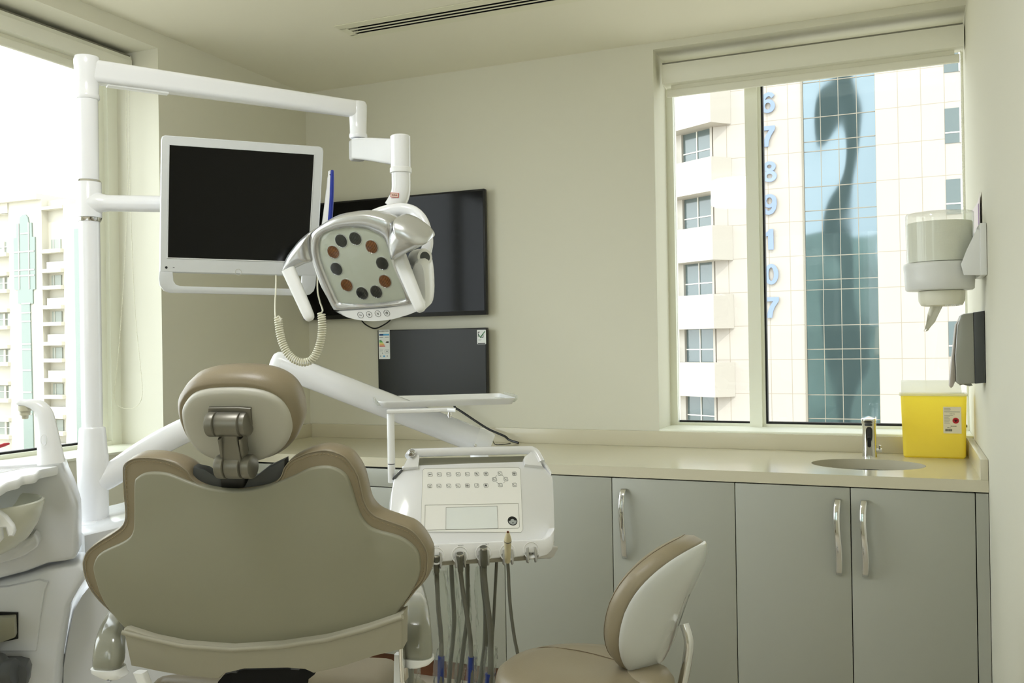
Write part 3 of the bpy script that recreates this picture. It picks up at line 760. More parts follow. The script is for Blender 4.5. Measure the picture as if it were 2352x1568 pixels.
for i in range(TURNS * per_ + 1):
    s_ = Ls[-1] * i / (TURNS * per_); j = min(max(q for q in range(len(Ls)) if Ls[q] <= s_ + 1e-12), len(cpath) - 2)
    a, b_ = Vector(cpath[j]), Vector(cpath[j + 1]); c_ = a.lerp(b_, (s_ - Ls[j]) / max(1e-9, Ls[j + 1] - Ls[j]))
    tg = (b_ - a).normalized(); nn = (-FWD - tg * (-FWD).dot(tg)).normalized(); bb = tg.cross(nn)
    ph = 2 * PI * i / per_; hel.append(tuple(c_ + (nn * math.cos(ph) + bb * math.sin(ph)) * .0088))
CBL = mat('cream_cable', (222, 219, 200), .4)
MB().tube(hel, .0022, 7).build('coiled_cable', CBL, t)
lead = [Vector(hel[0]), at(640, 726, 2.405), at(645, 734, 2.40), at(641, 741, 2.405), at(634, 737, 2.41), at(632, 715, 2.42), at(632, 690, 2.44), at(634, 650, 2.47), at(633, 600, 2.52)]
MB().tube(cr(lead, 6, False), .0021, 8).build('lead', CBL, t)
lead = [Vector(hel[-1]), at(741, 712, 2.42), at(734, 690, 2.46), at(729, 660, 2.5), at(731, 600, 2.52), at(740, 540, CD)]
MB().tube(cr(lead, 6, False), .0021, 8).build('lead', CBL, t)
# ================================================================== patient chair, seen from behind
CYAW = .2
cu = Vector((math.cos(CYAW), math.sin(CYAW), 0)); ch = Vector((-math.sin(CYAW), math.cos(CYAW), 0))
def chair_plane(x, y, d, tilt):
    return frame(at(x, y, d), cu, UP * math.cos(tilt) - ch * math.sin(tilt))
BD = 1.65
BF = chair_plane(580, 1250, BD, math.radians(13))
bc = at(545, 1300, BD + .25)
t = thing('dental_chair', 'beige leatherette dental chair with an ivory back shell, raised and seen from behind', 'dental chair', (bc.x, bc.y, 0))
chair = t
shell_px = [(309, 1109), (315, 1096), (333, 1086), (358, 1084), (384, 1087), (409, 1096), (434, 1106), (460, 1115), (489, 1122), (532, 1127), (568, 1125), (605, 1118), (641, 1106), (677, 1091), (706, 1077), (731, 1071), (757, 1071), (782, 1080), (798, 1096), (807, 1120), (818, 1156), (829, 1185), (844, 1205), (865, 1217), (912, 1230), (941, 1246), (960, 1268), (965, 1293), (963, 1319), (952, 1348), (927, 1387), (914, 1405), (900, 1440), (750, 1475), (532, 1500), (400, 1480), (305, 1455), (286, 1440), (250, 1398), (232, 1366), (221, 1333), (215, 1308), (217, 1290), (228, 1272), (250, 1259), (279, 1246), (297, 1234), (305, 1221), (308, 1203), (308.5, 1163)]
so_ = ccw(cr(ccw(tr(shell_px, BF)), 4))
sh = MB().stack(so_, [(-.03, -.05), (0, -.03), (0, -.001), (-.0015, .002), (-.004, .003)], BF)
sh.build('back_shell', SHELLW, t, angle=50)
seam_px = [(286, 1069), (304, 1056), (326, 1052.5), (358, 1054), (387, 1060), (409, 1069), (428, 1082), (438, 1098), (456, 1112), (490, 1124), (532, 1129), (600, 1121), (632, 1110), (647, 1094), (655, 1074), (668, 1060), (684, 1051), (713, 1040), (749, 1036), (786, 1047), (807, 1069), (822, 1098), (833, 1145), (844, 1170), (865, 1188), (912, 1205), (941, 1217), (963, 1239), (979, 1268), (981, 1290), (978, 1319), (967, 1340), (947, 1362), (915, 1402), (890, 1430), (750, 1460), (532, 1480), (400, 1465), (300, 1440), (248, 1397), (224, 1373), (206, 1348), (195, 1319), (192, 1297), (193.5, 1286), (202.6, 1266), (228, 1246), (257, 1228), (279, 1212), (288, 1196), (289.5, 1174), (286, 1134), (284, 1094)]
CF = BF @ T(0, 0, -.004)
sm = ccw(cr(ccw(tr(seam_px, CF)), 4))
cush = MB().stack(sm, [(-.04, -.06), (-.018, -.058), (-.004, -.05), (.003, -.036), (.004, -.02), (.0025, -.006), (0, -.0015), (-.003, 0)], CF)
cu_o = cush.build('back_cushion', LEATHC, t, angle=70)
# piping along the seam
MB().tube([tuple(CF @ Vector((p[0], p[1], -.0005))) for p in offset(sm, .0008)], .0011, 6, closed=True).build('seam', mat('leather_piping', (146, 136, 116), .5), cu_o)
st = MB(); q_ = offset(sm, -.0052); acc = 0
for a, b_ in zip(q_, q_[1:] + q_[:1]):
    ln = math.hypot(b_[0] - a[0], b_[1] - a[1]); n_s = max(1, int(ln / .006))
    for k in range(n_s):
        s0, s1_ = (k + .15) / n_s, (k + .75) / n_s
        p0 = CF @ Vector((a[0] + (b_[0] - a[0]) * s0, a[1] + (b_[1] - a[1]) * s0, .0003)); p1 = CF @ Vector((a[0] + (b_[0] - a[0]) * s1_, a[1] + (b_[1] - a[1]) * s1_, .0003))
        st.tube([p0, p1], .0007, 4)
st.build('stitching', mat('beige_thread', (150, 134, 106), .7), cu_o)
# dark socket between the shoulders that takes the headrest post
so2 = [(440, 1112), (443, 1072), (470, 1078), (495, 1095), (585, 1095), (612, 1074), (653, 1055), (655, 1092), (640, 1112), (600, 1124), (532, 1132), (470, 1122)]
SF = BF @ T(0, 0, -.012)
MB().prism(ccw(tr(so2, SF)), -.02, 0, SF, r=.003).build('headrest_socket', DARKG, t)
# lower cover under the shell
lc_px = [(282, 1446), (292, 1444), (351, 1463), (423, 1478), (532, 1486), (641, 1479), (750, 1463), (840, 1439), (905, 1417), (925, 1410), (924, 1492), (858, 1508), (786, 1532), (720, 1547), (700, 1538), (660, 1535), (560, 1537), (515, 1548), (500, 1560), (430, 1554), (365, 1543), (318, 1533), (300, 1530)]
KF = BF @ T(0, 0, .016)
lo_ = ccw(tr(lc_px, KF))
MB().stack(lo_, [(0, -.03), (0, -.004), (-.0015, -.001), (-.004, 0)], KF).build('lower_cover', mat('ivory_cover_plastic', (160, 156, 140), .45), t, angle=35)
lip = [(282, 1446), (351, 1463), (423, 1478), (532, 1486), (641, 1479), (750, 1463), (840, 1439), (925, 1410)]
MB().tube([at(x, y + 5, BD - .02 + (0)) if False else KF @ Vector((*tr([(x, y + 5)], KF)[0], .001)) for x, y in lip], .0048, 10).build('cover_lip', MATS['ivory_cover_plastic'], t)
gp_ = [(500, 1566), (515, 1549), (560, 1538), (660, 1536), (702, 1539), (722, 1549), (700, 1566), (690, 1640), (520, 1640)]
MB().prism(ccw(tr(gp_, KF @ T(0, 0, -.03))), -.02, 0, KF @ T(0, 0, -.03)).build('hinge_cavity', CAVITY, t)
for x, y in ((533, 1543), (676, 1536)):
    q = tr([(x, y)], KF)[0]; MB().box((q[0] - .008, q[1] - .003, -.012), (q[0] + .008, q[1] + .003, -.002), KF).build('clip', DARKG, t)
# seat, leg rest, lift and foot
def slab_rings(c_, secs):
    """secs: (forward, half width, z0, z1)"""
    rings = []
    for f_, hw, z0, z1 in secs:
        rings.append([tuple(c_ + ch * f_ + cu * p[0] + UP * p[1]) for p in rr(hw * 2, z1 - z0, min(.04, (z1 - z0) * .45), 5, 0, (z0 + z1) / 2)])
    return rings
sc_ = at(570, 1540, 1.72); sc_ = Vector((sc_.x, sc_.y, 0))
MB().loft(slab_rings(sc_, [(.0, .2, .63, .70), (.012, .225, .62, .722), (.05, .235, .61, .725), (.2, .2, .58, .69), (.45, .15, .54, .64), (.5, .13, .55, .62)])).build('seat', LEATHC, t, angle=60)
MB().loft(slab_rings(sc_, [(.51, .1, .50, .60), (.53, .12, .49, .61), (.8, .1, .36, .47), (.88, .08, .36, .44)])).build('leg_rest', LEATHC, t, angle=60)
MB().loft(slab_rings(sc_, [(.03, .14, .5, .6), (.06, .17, .48, .605), (.25, .15, .45, .56), (.45, .12, .44, .53)])).build('seat_frame', WHITEM, t, angle=60)
MB().loft([[tuple(sc_ + ch * (.3 + p[1] * k) + cu * p[0] * k + UP * z) for p in rr(.3, .36, .1, 6)] for z, k in ((.10, 1.1), (.14, 1.0), (.3, .8), (.47, .75))]).build('lift', WHITEM, t, angle=50)
MB().loft([[tuple(sc_ + ch * (.42 + p[1] * k) + cu * p[0] * k + UP * z) for p in rr(.5, .9, .2, 7)] for z, k in ((0.001, 1), (.03, 1), (.07, .97), (.1, .85))]).build('foot', WHITEM, t, angle=50)
# plastic seat cover foil at the corner and bracket down the side
bx = at(928, 1455, 1.68)
MB().loft([[tuple(at(x, y, 1.68) + cu * p[0] + ch * p[1]) for p in rr(.008, .03, .002, 3)] for x, y in ((925.5, 1418), (926, 1480), (927, 1520), (929, 1560))]).build('side_hinge', CHROME, t)
MB().loft([[tuple(at(x, y, 1.70) + cu * p[0] + ch * p[1]) for p in rr(w_, .02, .004, 3)] for x, y, w_ in ((322, 1542, .02), (345, 1600, .018), (352, 1700, .018))]).build('side_bracket', WHITEM, t)
MB().loft([[tuple(at(x, y, 1.74) + cu * p[0] + ch * p[1]) for p in rr(w_, .02, .004, 3)] for x, y, w_ in ((915, 1500, .012), (918, 1600, .02), (920, 1690, .02))]).build('side_bracket', WHITEM, t)
# arm rests: pads running forward from a drooping rear end
ARM = mat('arm_rest_lacquer', (140, 140, 128), .16, coat=.5)
def armrest(pts, tip):
    P = [at(*p[:3]) for p in pts]; P = cr(P, 5, False); W = cr([(p[3], p[4]) for p in pts], 5, False)
    rings = []
    for i, p in enumerate(P):
        p = Vector(p); a = Vector(P[max(0, i - 1)]); b_ = Vector(P[min(len(P) - 1, i + 1)]); tg = (b_ - a).normalized()
        nn = cu.cross(tg).normalized()
        rings.append([tuple(p + cu * q[0] + nn * q[1]) for q in rr(W[i][0], W[i][1], W[i][1] * .45, 5)])
    o = MB().loft(rings).build('arm_rest', ARM, t, angle=60)
    r2 = [[tuple(at(x, y, d) + cu * q[0] + ch * q[1]) for q in rr(w_, .05, .02, 5)] for x, y, d, w_ in tip]
    MB().loft(r2).build('arm_rest_tip', WHITEM, o, angle=60)
armrest([(300, 1385, 2.12, .04, .03), (284, 1400, 1.98, .05, .034), (266, 1432, 1.84, .056, .04), (255, 1470, 1.77, .058, .042), (250, 1510, 1.75, .058, .042), (249, 1530, 1.75, .055, .04)], [(249, 1531, 1.75, .06), (251, 1540, 1.75, .06), (262, 1548, 1.75, .05), (268, 1553, 1.75, .03)])
armrest([(952, 1340, 2.05, .04, .03), (953, 1365, 1.9, .046, .034), (956, 1400, 1.78, .052, .04), (958, 1440, 1.72, .054, .042), (959, 1485, 1.70, .055, .042), (960, 1505, 1.7, .053, .04)], [(960, 1506, 1.7, .057), (961, 1514, 1.7, .057), (958, 1521, 1.7, .05), (955, 1525, 1.7, .035)])
# ---- headrest
HF_ = chair_plane(545, 975, 1.6, math.radians(30))
hs = [(416, 950), (423, 928), (440, 909), (468, 899), (512, 895), (566, 896), (609, 904.6), (640, 922), (659, 948), (667, 980.5), (663.6, 1004), (650.5, 1028), (620, 1050), (577, 1062), (516, 1061), (468, 1045.5), (438, 1019.5), (421, 985)]
ho = ccw(cr(ccw(tr(hs, HF_)), 5))
hr = MB().dome(ho, [(.95, -.03), (1, -.012), (1, -.004), (.97, .001), (.9, .004), (.75, .006), (.5, .007), (.2, .0075)], HF_).build('headrest_shell', HSHELL, t, angle=60)
PF = HF_ @ T(-.003, .003, 0)
MB().stack(ho, [(-.03, -.08), (-.008, -.078), (.006, -.071), (.012, -.056), (.0135, -.036), (.012, -.02), (.005, -.011), (.002, -.009)], PF).build('headrest_cushion', LEATHC, t, angle=80)
nH = HF_.to_3x3().col[2]
def xcyl(x, y, d, L_, r, name, parent, m=GREYM):
    c_ = at(x, y, d); M = along(c_ - cu * L_ / 2, c_ + cu * L_ / 2)
    return MB().lathe([(r * .86, 0), (r * .97, .001), (r, .003), (r, L_ - .003), (r * .97, L_ - .001), (r * .86, L_)], M, n=32).build(name, m, parent)
mech = xcyl(525, 974, 1.575, .05, .0215, 'hinge_barrel', t)
xcyl(490, 974, 1.575, .0155, .0215, 'barrel_end', mech); xcyl(562, 973, 1.575, .016, .0215, 'barrel_end', mech)
q = [(548, 933), (577, 936), (580, 975), (575, 990), (565, 985), (500, 985), (478, 960), (480, 934)]
MB().prism(ccw(tr(q, HF_ @ T(0, 0, .008))), -.006, .004, HF_ @ T(0, 0, .008), r=.002).build('hinge_plate', GREYM, mech)
def bar(pts, d0, d1, w_, th_, name, m, parent):
    rings = []
    for (x, y), d in zip(pts, (d0, d1)):
        rings.append([tuple(at(x, y, d) + cu * p[0] + nH * p[1]) for p in rr(w_, th_, th_ * .2, 3)])
    return MB().loft(rings).build(name, m, parent)
bar([(527, 990), (541, 1082)], 1.573, 1.59, .032, .018, 'link', GREYM, t)
bar([(509, 1000), (517, 1045)], 1.573, 1.59, .006, .024, 'link_side', GREYM, t)
bar([(557, 1000), (563, 1045)], 1.573, 1.59, .006, .024, 'link_side', GREYM, t)
xcyl(541, 1071, 1.592, .028, .021, 'lower_barrel', t)
xcyl(511.5, 1071, 1.592, .016, .021, 'lower_barrel', t); xcyl(572, 1071, 1.592, .017, .021, 'lower_barrel', t)
MB().loft([[tuple(at(x, y, d) + cu * p[0] + ch * p[1]) for p in rr(w_, .025, .004, 3)] for x, y, d, w_ in ((541, 1088, 1.625, .05), (541, 1120, 1.66, .045), (540, 1160, 1.68, .04))]).build('headrest_post', BLACKP, t)

# ================================================================== spittoon unit and instrument body on the left
UD = 2.2
b0 = at(100, 1300, UD + .1)
t = thing('spittoon_unit', 'white dental spittoon unit with a rinsing bowl and curved filler spout', 'dental unit', (b0.x, b0.y, 0))
UF = face(120, 1180, UD, turn=.36)
tw_px = [(-170, 1076), (60, 1066), (132, 1062), (141, 1066), (149, 1088), (161, 1114), (172, 1146), (177, 1163), (178, 1200), (178, 1272), (171, 1286), (150, 1291), (110, 1296), (60, 1315), (0, 1331), (-170, 1350)]
o = ccw(tr(tw_px, UF))
MB().stack(o, [(-.02, -.135), (-.006, -.13), (0, -.12), (0, -.03), (-.002, -.012), (-.006, -.004), (-.012, 0)], UF).build('tower', MOULD, t, angle=50)
sp = [(118, 1064, .031, .024), (115, 1040, .0285, .022), (111, 1005, .0245, .02), (106, 972, .0215, .0185), (101, 950, .0195, .018), (91, 935, .0165, .0165), (76, 928, .012, .016), (60, 926, .009, .015), (46, 924, .0075, .0135), (39, 923, .004, .008)]
P = cr([at(p[0], p[1], UD - .06) for p in sp], 4, False); W = cr([(p[2], p[3]) for p in sp], 4, False)
rings = []
for i, p in enumerate(P):
    p = Vector(p); tg = (Vector(P[min(len(P) - 1, i + 1)]) - Vector(P[max(0, i - 1)])).normalized(); dn = HF; sd = tg.cross(dn).normalized(); dn = sd.cross(tg)
    rings.append([tuple(p + sd * W[i][0] * math.cos(a) + dn * W[i][1] * math.sin(a)) for a in [2 * PI * j / 20 for j in range(20)]])
spo = MB().loft(rings).build('filler_spout', WHITEP, t, angle=60)
MB().lathe([(.0145, 0), (.0145, .012), (.012, .012), (.011, .022), (.0075, .023), (.007, .03), (.0055, .031)], along(at(57, 931, UD - .06), at(58, 980, UD - .06)), n=20).build('filler_nozzle', mat('cream_nozzle', (190, 186, 165), .4), spo)
SF_ = face(101, 1010, UD - .084)
MB().lathe([(.0118, 0), (.0118, .0018), (.0132, .0018), (.0136, 0)], SF_ @ Matrix.Diagonal((.55, 1, 1, 1)), n=28, cap=False).build('sensor_ring', WHITEM, spo)
# moulded tray on top
TZ0 = at(92, 1079, UD - .06).z
tq = [(139, 1064), (134, 1070), (118, 1074), (93, 1079), (84, 1087), (72, 1090), (52, 1093), (44, 1100), (20, 1106), (8, 1113), (-20, 1124), (-170, 1160), (-170, 1062), (0, 1057), (70, 1054), (115, 1055), (134, 1058)]
o = [(p.x, p.y) for p in (onZ(x, y, TZ0) for x, y in tq)]
o = ccw(cr(ccw(o), 3))
MB().stack(o, [(-.002, TZ0 - .02), (0, TZ0 - .016), (0, TZ0 - .004), (-.0015, TZ0 - .001), (-.004, TZ0)]).build('top_tray', WHITEM, t, angle=50)
oq = [(p.x, p.y) for p in (onZ(x, y, TZ0) for x, y in ((70, 1070), (40, 1078), (0, 1086), (-40, 1096), (-60, 1090), (-40, 1076), (0, 1069), (40, 1065), (66, 1064)))]
oq = ccw(cr(ccw(oq), 3))
MB().stack(oq, [(.002, TZ0 - .0005), (.002, TZ0 + .0012), (.0008, TZ0 + .0018), (-.001, TZ0 + .0012), (-.003, TZ0 + .0003)]).build('tray_recess', WHITEP, t, angle=40)
# rinsing bowl
bw = at(-60, 1158, UD - .15)
pr = [(.02, -.09), (.06, -.085), (.095, -.068), (.116, -.042), (.127, -.015), (.131, 0), (.135, .004), (.14, .002), (.1405, -.005), (.137, -.022), (.127, -.05), (.108, -.08), (.08, -.103), (.045, -.118)]
MB().lathe(pr, T(bw.x, bw.y, bw.z), n=48).build('bowl', mat('bowl_ceramic', (204, 204, 190), .12, coat=.3), t, angle=50)
bwb = [(-170, 1240), (40, 1240), (78, 1225), (88, 1250), (70, 1268), (20, 1290), (-170, 1330)]
MB().stack(ccw(cr(ccw(tr(bwb, UF @ T(0, 0, .05))), 3)), [(0, -.08), (0, -.012), (-.002, -.003), (-.005, 0)], UF @ T(0, 0, .05)).build('bowl_support', MOULD, t, angle=60)
# pedestal: front body and side cover
pa = [(-170, 1352), (0, 1334), (60, 1318), (110, 1300), (150, 1292), (188, 1292), (198, 1308), (199, 1330), (181, 1358), (160, 1394), (148, 1455), (136, 1530), (126, 1700), (112, 2150), (-170, 2150)]
o = ccw(tr(pa, UF @ T(0, 0, -.015)))
MB().stack(o, [(0, -.125), (0, -.05), (-.003, -.02), (-.008, -.004), (-.014, 0)], UF @ T(0, 0, -.015)).build('pedestal', MOULD, t, angle=50)
ra = [(-170, 1362), (20, 1345), (90, 1330), (112, 1335), (104, 1354), (97, 1392), (93, 1425), (84, 1495), (-170, 1495)]
o = ccw(tr(ra, UF @ T(0, 0, -.008)))
MB().stack(o, [(0, -.02), (0, -.002), (-.002, .003), (-.006, .004)], UF @ T(0, 0, -.008)).build('front_panel', MOULD, t, angle=50)
MB().prism(ccw(tr([(-170, 1400), (42, 1406), (42, 1466), (-170, 1510)], UF)), -.004, .0015, UF).build('arm_slot', BLACKP, t)
MB().loft([[tuple(UF @ Vector((*tr([(x, y)], UF)[0], z))) for x, y in ((-60, 1415), (38, 1410), (40, 1455), (5, 1468), (-60, 1490))] for z in (-.01, .03)]).build('assistant_arm', SHELLW, t, bevel=.003)
hq = [(-60, 1160), (-8, 1172), (14, 1188), (30, 1208), (34, 1222), (30, 1232), (18, 1232), (12, 1212), (2, 1212), (5, 1240), (-4, 1250), (-60, 1250)]
MB().stack(ccw(tr(hq, UF @ T(0, 0, .26))), [(-.002, -.03), (0, -.026), (0, -.004), (-.003, 0)], UF @ T(0, 0, .26)).build('instrument_holder', WHITEM, t, angle=40)
hb = UF @ T(0, 0, .23)
a_, b_ = tr([(-50, 1240)], hb)[0], tr([(-30, 1440)], hb)[0]
MB().tube([hb @ Vector((*a_, 0)), hb @ Vector((*b_, -.02)), UF @ Vector((*tr([(-40, 1450)], UF)[0], .01))], .018, 14).build('holder_arm', WHITEM, t)
dk = at(20, 1545, UD - .1)
MB().lathe([(.05, -.06), (.05, -.02), (.044, 0), (.03, .014), (.03, .03), (.026, .036)], along(dk - HR * .02, dk + HR * .1 + UP * .01), n=28).build('hose_coupling', DARKG, t)
MB().prism(ccw(tr([(-60, 1525), (40, 1525), (60, 1530), (66, 1545), (62, 1575), (50, 1600), (-60, 1600)], UF @ T(0, 0, .07))), -.07, 0, UF @ T(0, 0, .07), r=.01).build('coupling_block', DARKG, t)
# side cover that carries the column
t = thing('column_pedestal', 'white curved pedestal under the lamp column behind the chair back', 'dental unit', (px_, py_, 0))
VF = face(240, 1300, 2.36, turn=.36)
pb = [(182, 1222), (215, 1214), (250, 1206), (300, 1192), (420, 1200), (480, 1300), (480, 2000), (128, 2000), (134, 1533), (146, 1458), (158, 1400), (179, 1362), (205, 1330), (184, 1300)]
o = ccw(tr(pb, VF))
MB().stack(o, [(-.02, -.36), (0, -.34), (0, -.05), (-.004, -.016), (-.012, 0)], VF).build('side_cover', MOULD, t, angle=50)
zc0 = Z(1190)
cc = Vector((px_, py_, 0)) + HR * .045
MB().loft([[tuple(cc + HR * p[0] * k + HF * p[1] * k + UP * z) for p in circ(.125, 40, ry=.085)] for z, k in ((zc0 - .075, 1.0), (zc0 - .04, 1.0), (zc0 - .012, .985), (zc0 - .003, .94), (zc0, .86))]).build('column_seat', MOULD, t, angle=60)
# ================================================================== instrument console on its spring arm
QD = 2.4
c0 = at(1087, 1160, QD)
t = thing('instrument_console', 'white dentist instrument console with a membrane keypad behind the chair', 'dental console', (c0.x, c0.y, at(1087, 1290, QD).z))
KT = .27
QF = face(1087, 1160, QD, turn=KT, tilt=math.radians(38))
body_px = [(905, 1098), (926, 1072), (955, 1067), (1220, 1058), (1243, 1066), (1266, 1090), (1271, 1107), (1275, 1216), (1272, 1250), (1262, 1258), (985, 1272), (900, 1276), (896, 1174)]
o = ccw(tr(body_px, QF)); o = ccw(cr(o, 2))
cons = MB().stack(o, [(-.008, -.075), (-.004, -.07), (0, -.055), (0, -.006), (-.0012, -.002), (-.003, 0)], QF).build('console_body', WHITEP, t, angle=50)
# raised surround / grip bar at the top
hp = lambda pts, z=0: tr(pts, QF @ T(0, 0, z))
hz = .012
leg1 = [(924, 1075), (938, 1048), (950, 1036), (962, 1041), (964, 1050), (961, 1071)]
leg2 = [(1206, 1066), (1203, 1052), (1205, 1048), (1222, 1034), (1230, 1037), (1247, 1070)]
HMt = WHITEP
for q in (leg1, leg2): MB().prism(ccw(hp(q, hz)), -.03, 0, QF @ T(0, 0, hz), r=.003).build('grip_leg', HMt, t)
GP = [(938, 1050), (946, 1040), (958, 1039.5), (1090, 1035.5), (1205, 1033.5), (1222, 1034.5), (1232, 1042), (1243, 1062)]
P = [QF @ Vector((*hp([p], .006)[0], .006)) for p in GP]
MB().tube(cr(P, 5, False), .0105, 16, flat=1.2).build('grip_bar', WHITEP, t)
MB().prism(ccw(hp([(958, 1068), (962, 1052), (1204, 1047), (1207, 1063)], -.02)), -.004, 0, QF @ T(0, 0, -.02)).build('grip_back', SHELLW, t)
wl_ = [(902, 1097), (927, 1072), (944, 1047), (947, 1049), (930, 1075), (908, 1098)]
MB().prism(ccw(hp(wl_, .003)), -.01, 0, QF @ T(0, 0, .003)).build('edge_seal', DARKG, t)
wr2 = [(1230, 1036), (1236, 1034), (1268, 1084), (1266, 1090)]
MB().prism(ccw(hp(wr2, .004)), -.04, 0, QF @ T(0, 0, .004), r=.002).build('edge_wing', WHITEP, t)
q = hp([(945.5, 1041)], .012)[0]
M = frame(at(945.5, 1041.5, (QF @ Vector((*q, .012)) - CAM).dot(FWD) - .012), HR, UP) 
MB().lathe([(.0105, -.02), (.0105, -.004), (.0085, 0), (.0072, .0012), (.006, .0012), (.0056, .003), (.0045, .006), (.001, .0065)], M, n=28).build('lock_knob', CHROME, t)
MB().prism(ccw(hp([(958, 1035.8), (1222, 1030.2), (1226, 1032.2), (958, 1037.8)], .006)), -.012, .004, QF @ T(0, 0, .006)).build('silicone_mat_edge', DARKG, t)
# membrane panel
pn = [(970.5, 1080), (975, 1076), (1190, 1073.5), (1195, 1077), (1201, 1216), (1197, 1222.5), (973, 1220), (966, 1214)]
pan = MB().stack(ccw(tr(pn, QF)), [(0, -.001), (0, .0006), (-.0006, .0010)], QF).build('control_panel', mat('keypad_film', (247, 247, 246), .07, coat=.6), t, angle=20)
LN = mat('panel_line', (150, 150, 142), .5)
def outline(pts, w_, F, z, parent, name, m):
    o_ = ccw(tr(pts, F)); mb = MB().loft([r3(o_, z - .0005), r3(o_, z), r3(offset(o_, -w_), z), r3(offset(o_, -w_), z - .0005)], F, cap=False)
    return mb.build(name, m, parent)
outline([(976, 1160), (1190.5, 1156), (1193.5, 1210), (1190, 1213.5), (979, 1218), (975, 1213)], .0009, QF, .0016, pan, 'panel_border', LN)
outline([(970.5, 1080), (975, 1076), (1190, 1073.5), (1195, 1077), (1201, 1216), (1197, 1222.5), (973, 1223.5), (966, 1218)], .0006, QF, .0014, pan, 'panel_border', LN)
dsp = [(1024, 1165.5), (1142, 1162), (1144, 1214), (1023.5, 1216.5)]
MB().prism(ccw(tr(dsp, QF)), .0008, .0014, QF).build('display', mat('pale_display', (236, 241, 242), .08, coat=.5), pan)
outline(dsp, .0008, QF, .0017, pan, 'display_border', mat('display_line', (120, 120, 112), .5))
q = tr([(1177, 1196.5)], QF)[0]; M = QF @ T(q[0], q[1], .0008)
rb = MB().lathe([(.0128, 0), (.0128, .001), (.0108, .0011), (.0108, .0005)], M, n=32, cap=False).build('round_dial', BLACKP, pan)
MB().lathe([(.0109, 0), (.0109, .0007), (.001, .0007)], M, n=32).build('dial_face', mat('dial_grey', (170, 176, 178), .3), rb)
mb = MB(); mb.prism([(.0105 * math.cos(a), .0105 * math.sin(a)) for a in [PI * (.02 + .96 * i / 14) for i in range(15)]] + [(-.0055, .0008), (-.004, .0045), (0, .006), (.004, .0045), (.0055, .0008)], .0007, .0010, M)
rect(mb, M @ T(0, 0, .0007), -.002, -.0062, .002, -.0046, .0003); rect(mb, M @ T(0, 0, .0007), -.0008, .0072, .0008, .0095, .0003)
mb.build('dial_marks', BLACKP, rb)
# keys
KEYM = mat('key_print', (74, 76, 76), .6)
def key(x, y, kind):
    q = tr([(x, y)], QF)[0]; M = QF @ T(q[0], q[1], .0011)
    o_ = rr(.0118, .0115, .0026, 4)
    mb = MB().loft([r3(o_, 0), r3(o_, .0004), r3(offset(o_, -.0007), .0004), r3(offset(o_, -.0007), 0)], M, cap=False)
    def dot(cx, cy, w_, h_): rect(mb, M, cx - w_ / 2, cy - h_ / 2, cx + w_ / 2, cy + h_ / 2)
    if kind == 'set':
        tm = text_mesh('SET', .0048, M @ T(0, 0, .0002), .0004, .00012); mb.add(tm.v, tm.f)
    elif kind == 'chair':
        mb.box((-.0033, -.0004, 0), (.0003, .0004, .0004), M @ T(-.0006, -.0012, 0) @ RZ(-.5)); mb.box((-.0004, -.0026, 0), (.0004, .0026, .0004), M @ T(-.0026, .0008, 0) @ RZ(.35)); dot(.0016, -.0021, .0032, .0009); dot(.0022, .0018, .0016, .0006)
    elif kind == 'box':
        q2 = rr(.006, .005, .0008, 2); mb.loft([r3(q2, 0), r3(q2, .0004), r3(offset(q2, -.0009), .0004), r3(offset(q2, -.0009), 0)], M, cap=False); dot(0, .0006, .0026, .0008)
    elif kind == 'cup':
        mb.loft([r3([(-.0028, .002), (-.002, -.003), (.002, -.003), (.0028, .002)], 0), r3([(-.0028, .002), (-.002, -.003), (.002, -.003), (.0028, .002)], .0004)], M); dot(0, .0034, .0012, .0014)
    elif kind == 'gear':
        for k in range(8): mb.box((-.0004, .0024, 0), (.0004, .0042, .0004), M @ RZ(k * PI / 4))
        dot(0, 0, .005, .0008); dot(0, .0012, .004, .0005); dot(0, -.0012, .004, .0005)
    elif kind == 'leaf':
        q2 = circ(.0036, 16, ry=.0022); mb.loft([r3(q2, 0), r3(q2, .0004), r3(offset(q2, -.0007), .0004), r3(offset(q2, -.0007), 0)], M @ RZ(.5), cap=False); dot(0, -.0034, .006, .0007)
    elif kind == 'hand':
        for k in range(3): mb.box((-.0034, -.0004, 0), (.0026, .0004, .0004), M @ T(0, .0016 - k * .0016, 0) @ RZ(-.5))
    elif kind == 'flame':
        dot(-.0015, -.0018, .004, .0009); mb.box((-.0006, -.0024, 0), (.0007, .003, .0004), M @ T(.0022, .0006, 0) @ RZ(-.4))
    mb.build('key', KEYM, pan)
for x, k in zip((988, 1009, 1030.5, 1052, 1073.3, 1095, 1116), ('set', 'chair', 'chair', 'chair', 'chair', 'hand', 'box')): key(x, 1090 - (x - 988) * .013, k)
for x, k in zip((987, 1008, 1030.5, 1051.7, 1073.3, 1094.5, 1116), ('leaf', 'chair', 'chair', 'chair', 'gear', 'flame', 'cup')): key(x, 1116.5 - (x - 988) * .013, k)
for x, y, k in ((1148.2, 1087.7, 'chair'), (1135.8, 1101, 'chair'), (1161.7, 1100.5, 'chair'), (1149, 1114, 'chair'), (1181, 1088, 'gear'), (1181.6, 1113.7, 'chair')): key(x, y, k)
q = tr([(1148.6, 1100.8)], QF)[0]
mb = MB()
for a0 in (.55, 2.1, 3.7, 5.25): mb.tube([QF @ Vector((q[0] + .0138 * math.cos(a0 + k * .09), q[1] + .0138 * math.sin(a0 + k * .09), .0012)) for k in range(6)], .0004, 4)
mb.build('key_ring', KEYM, pan)
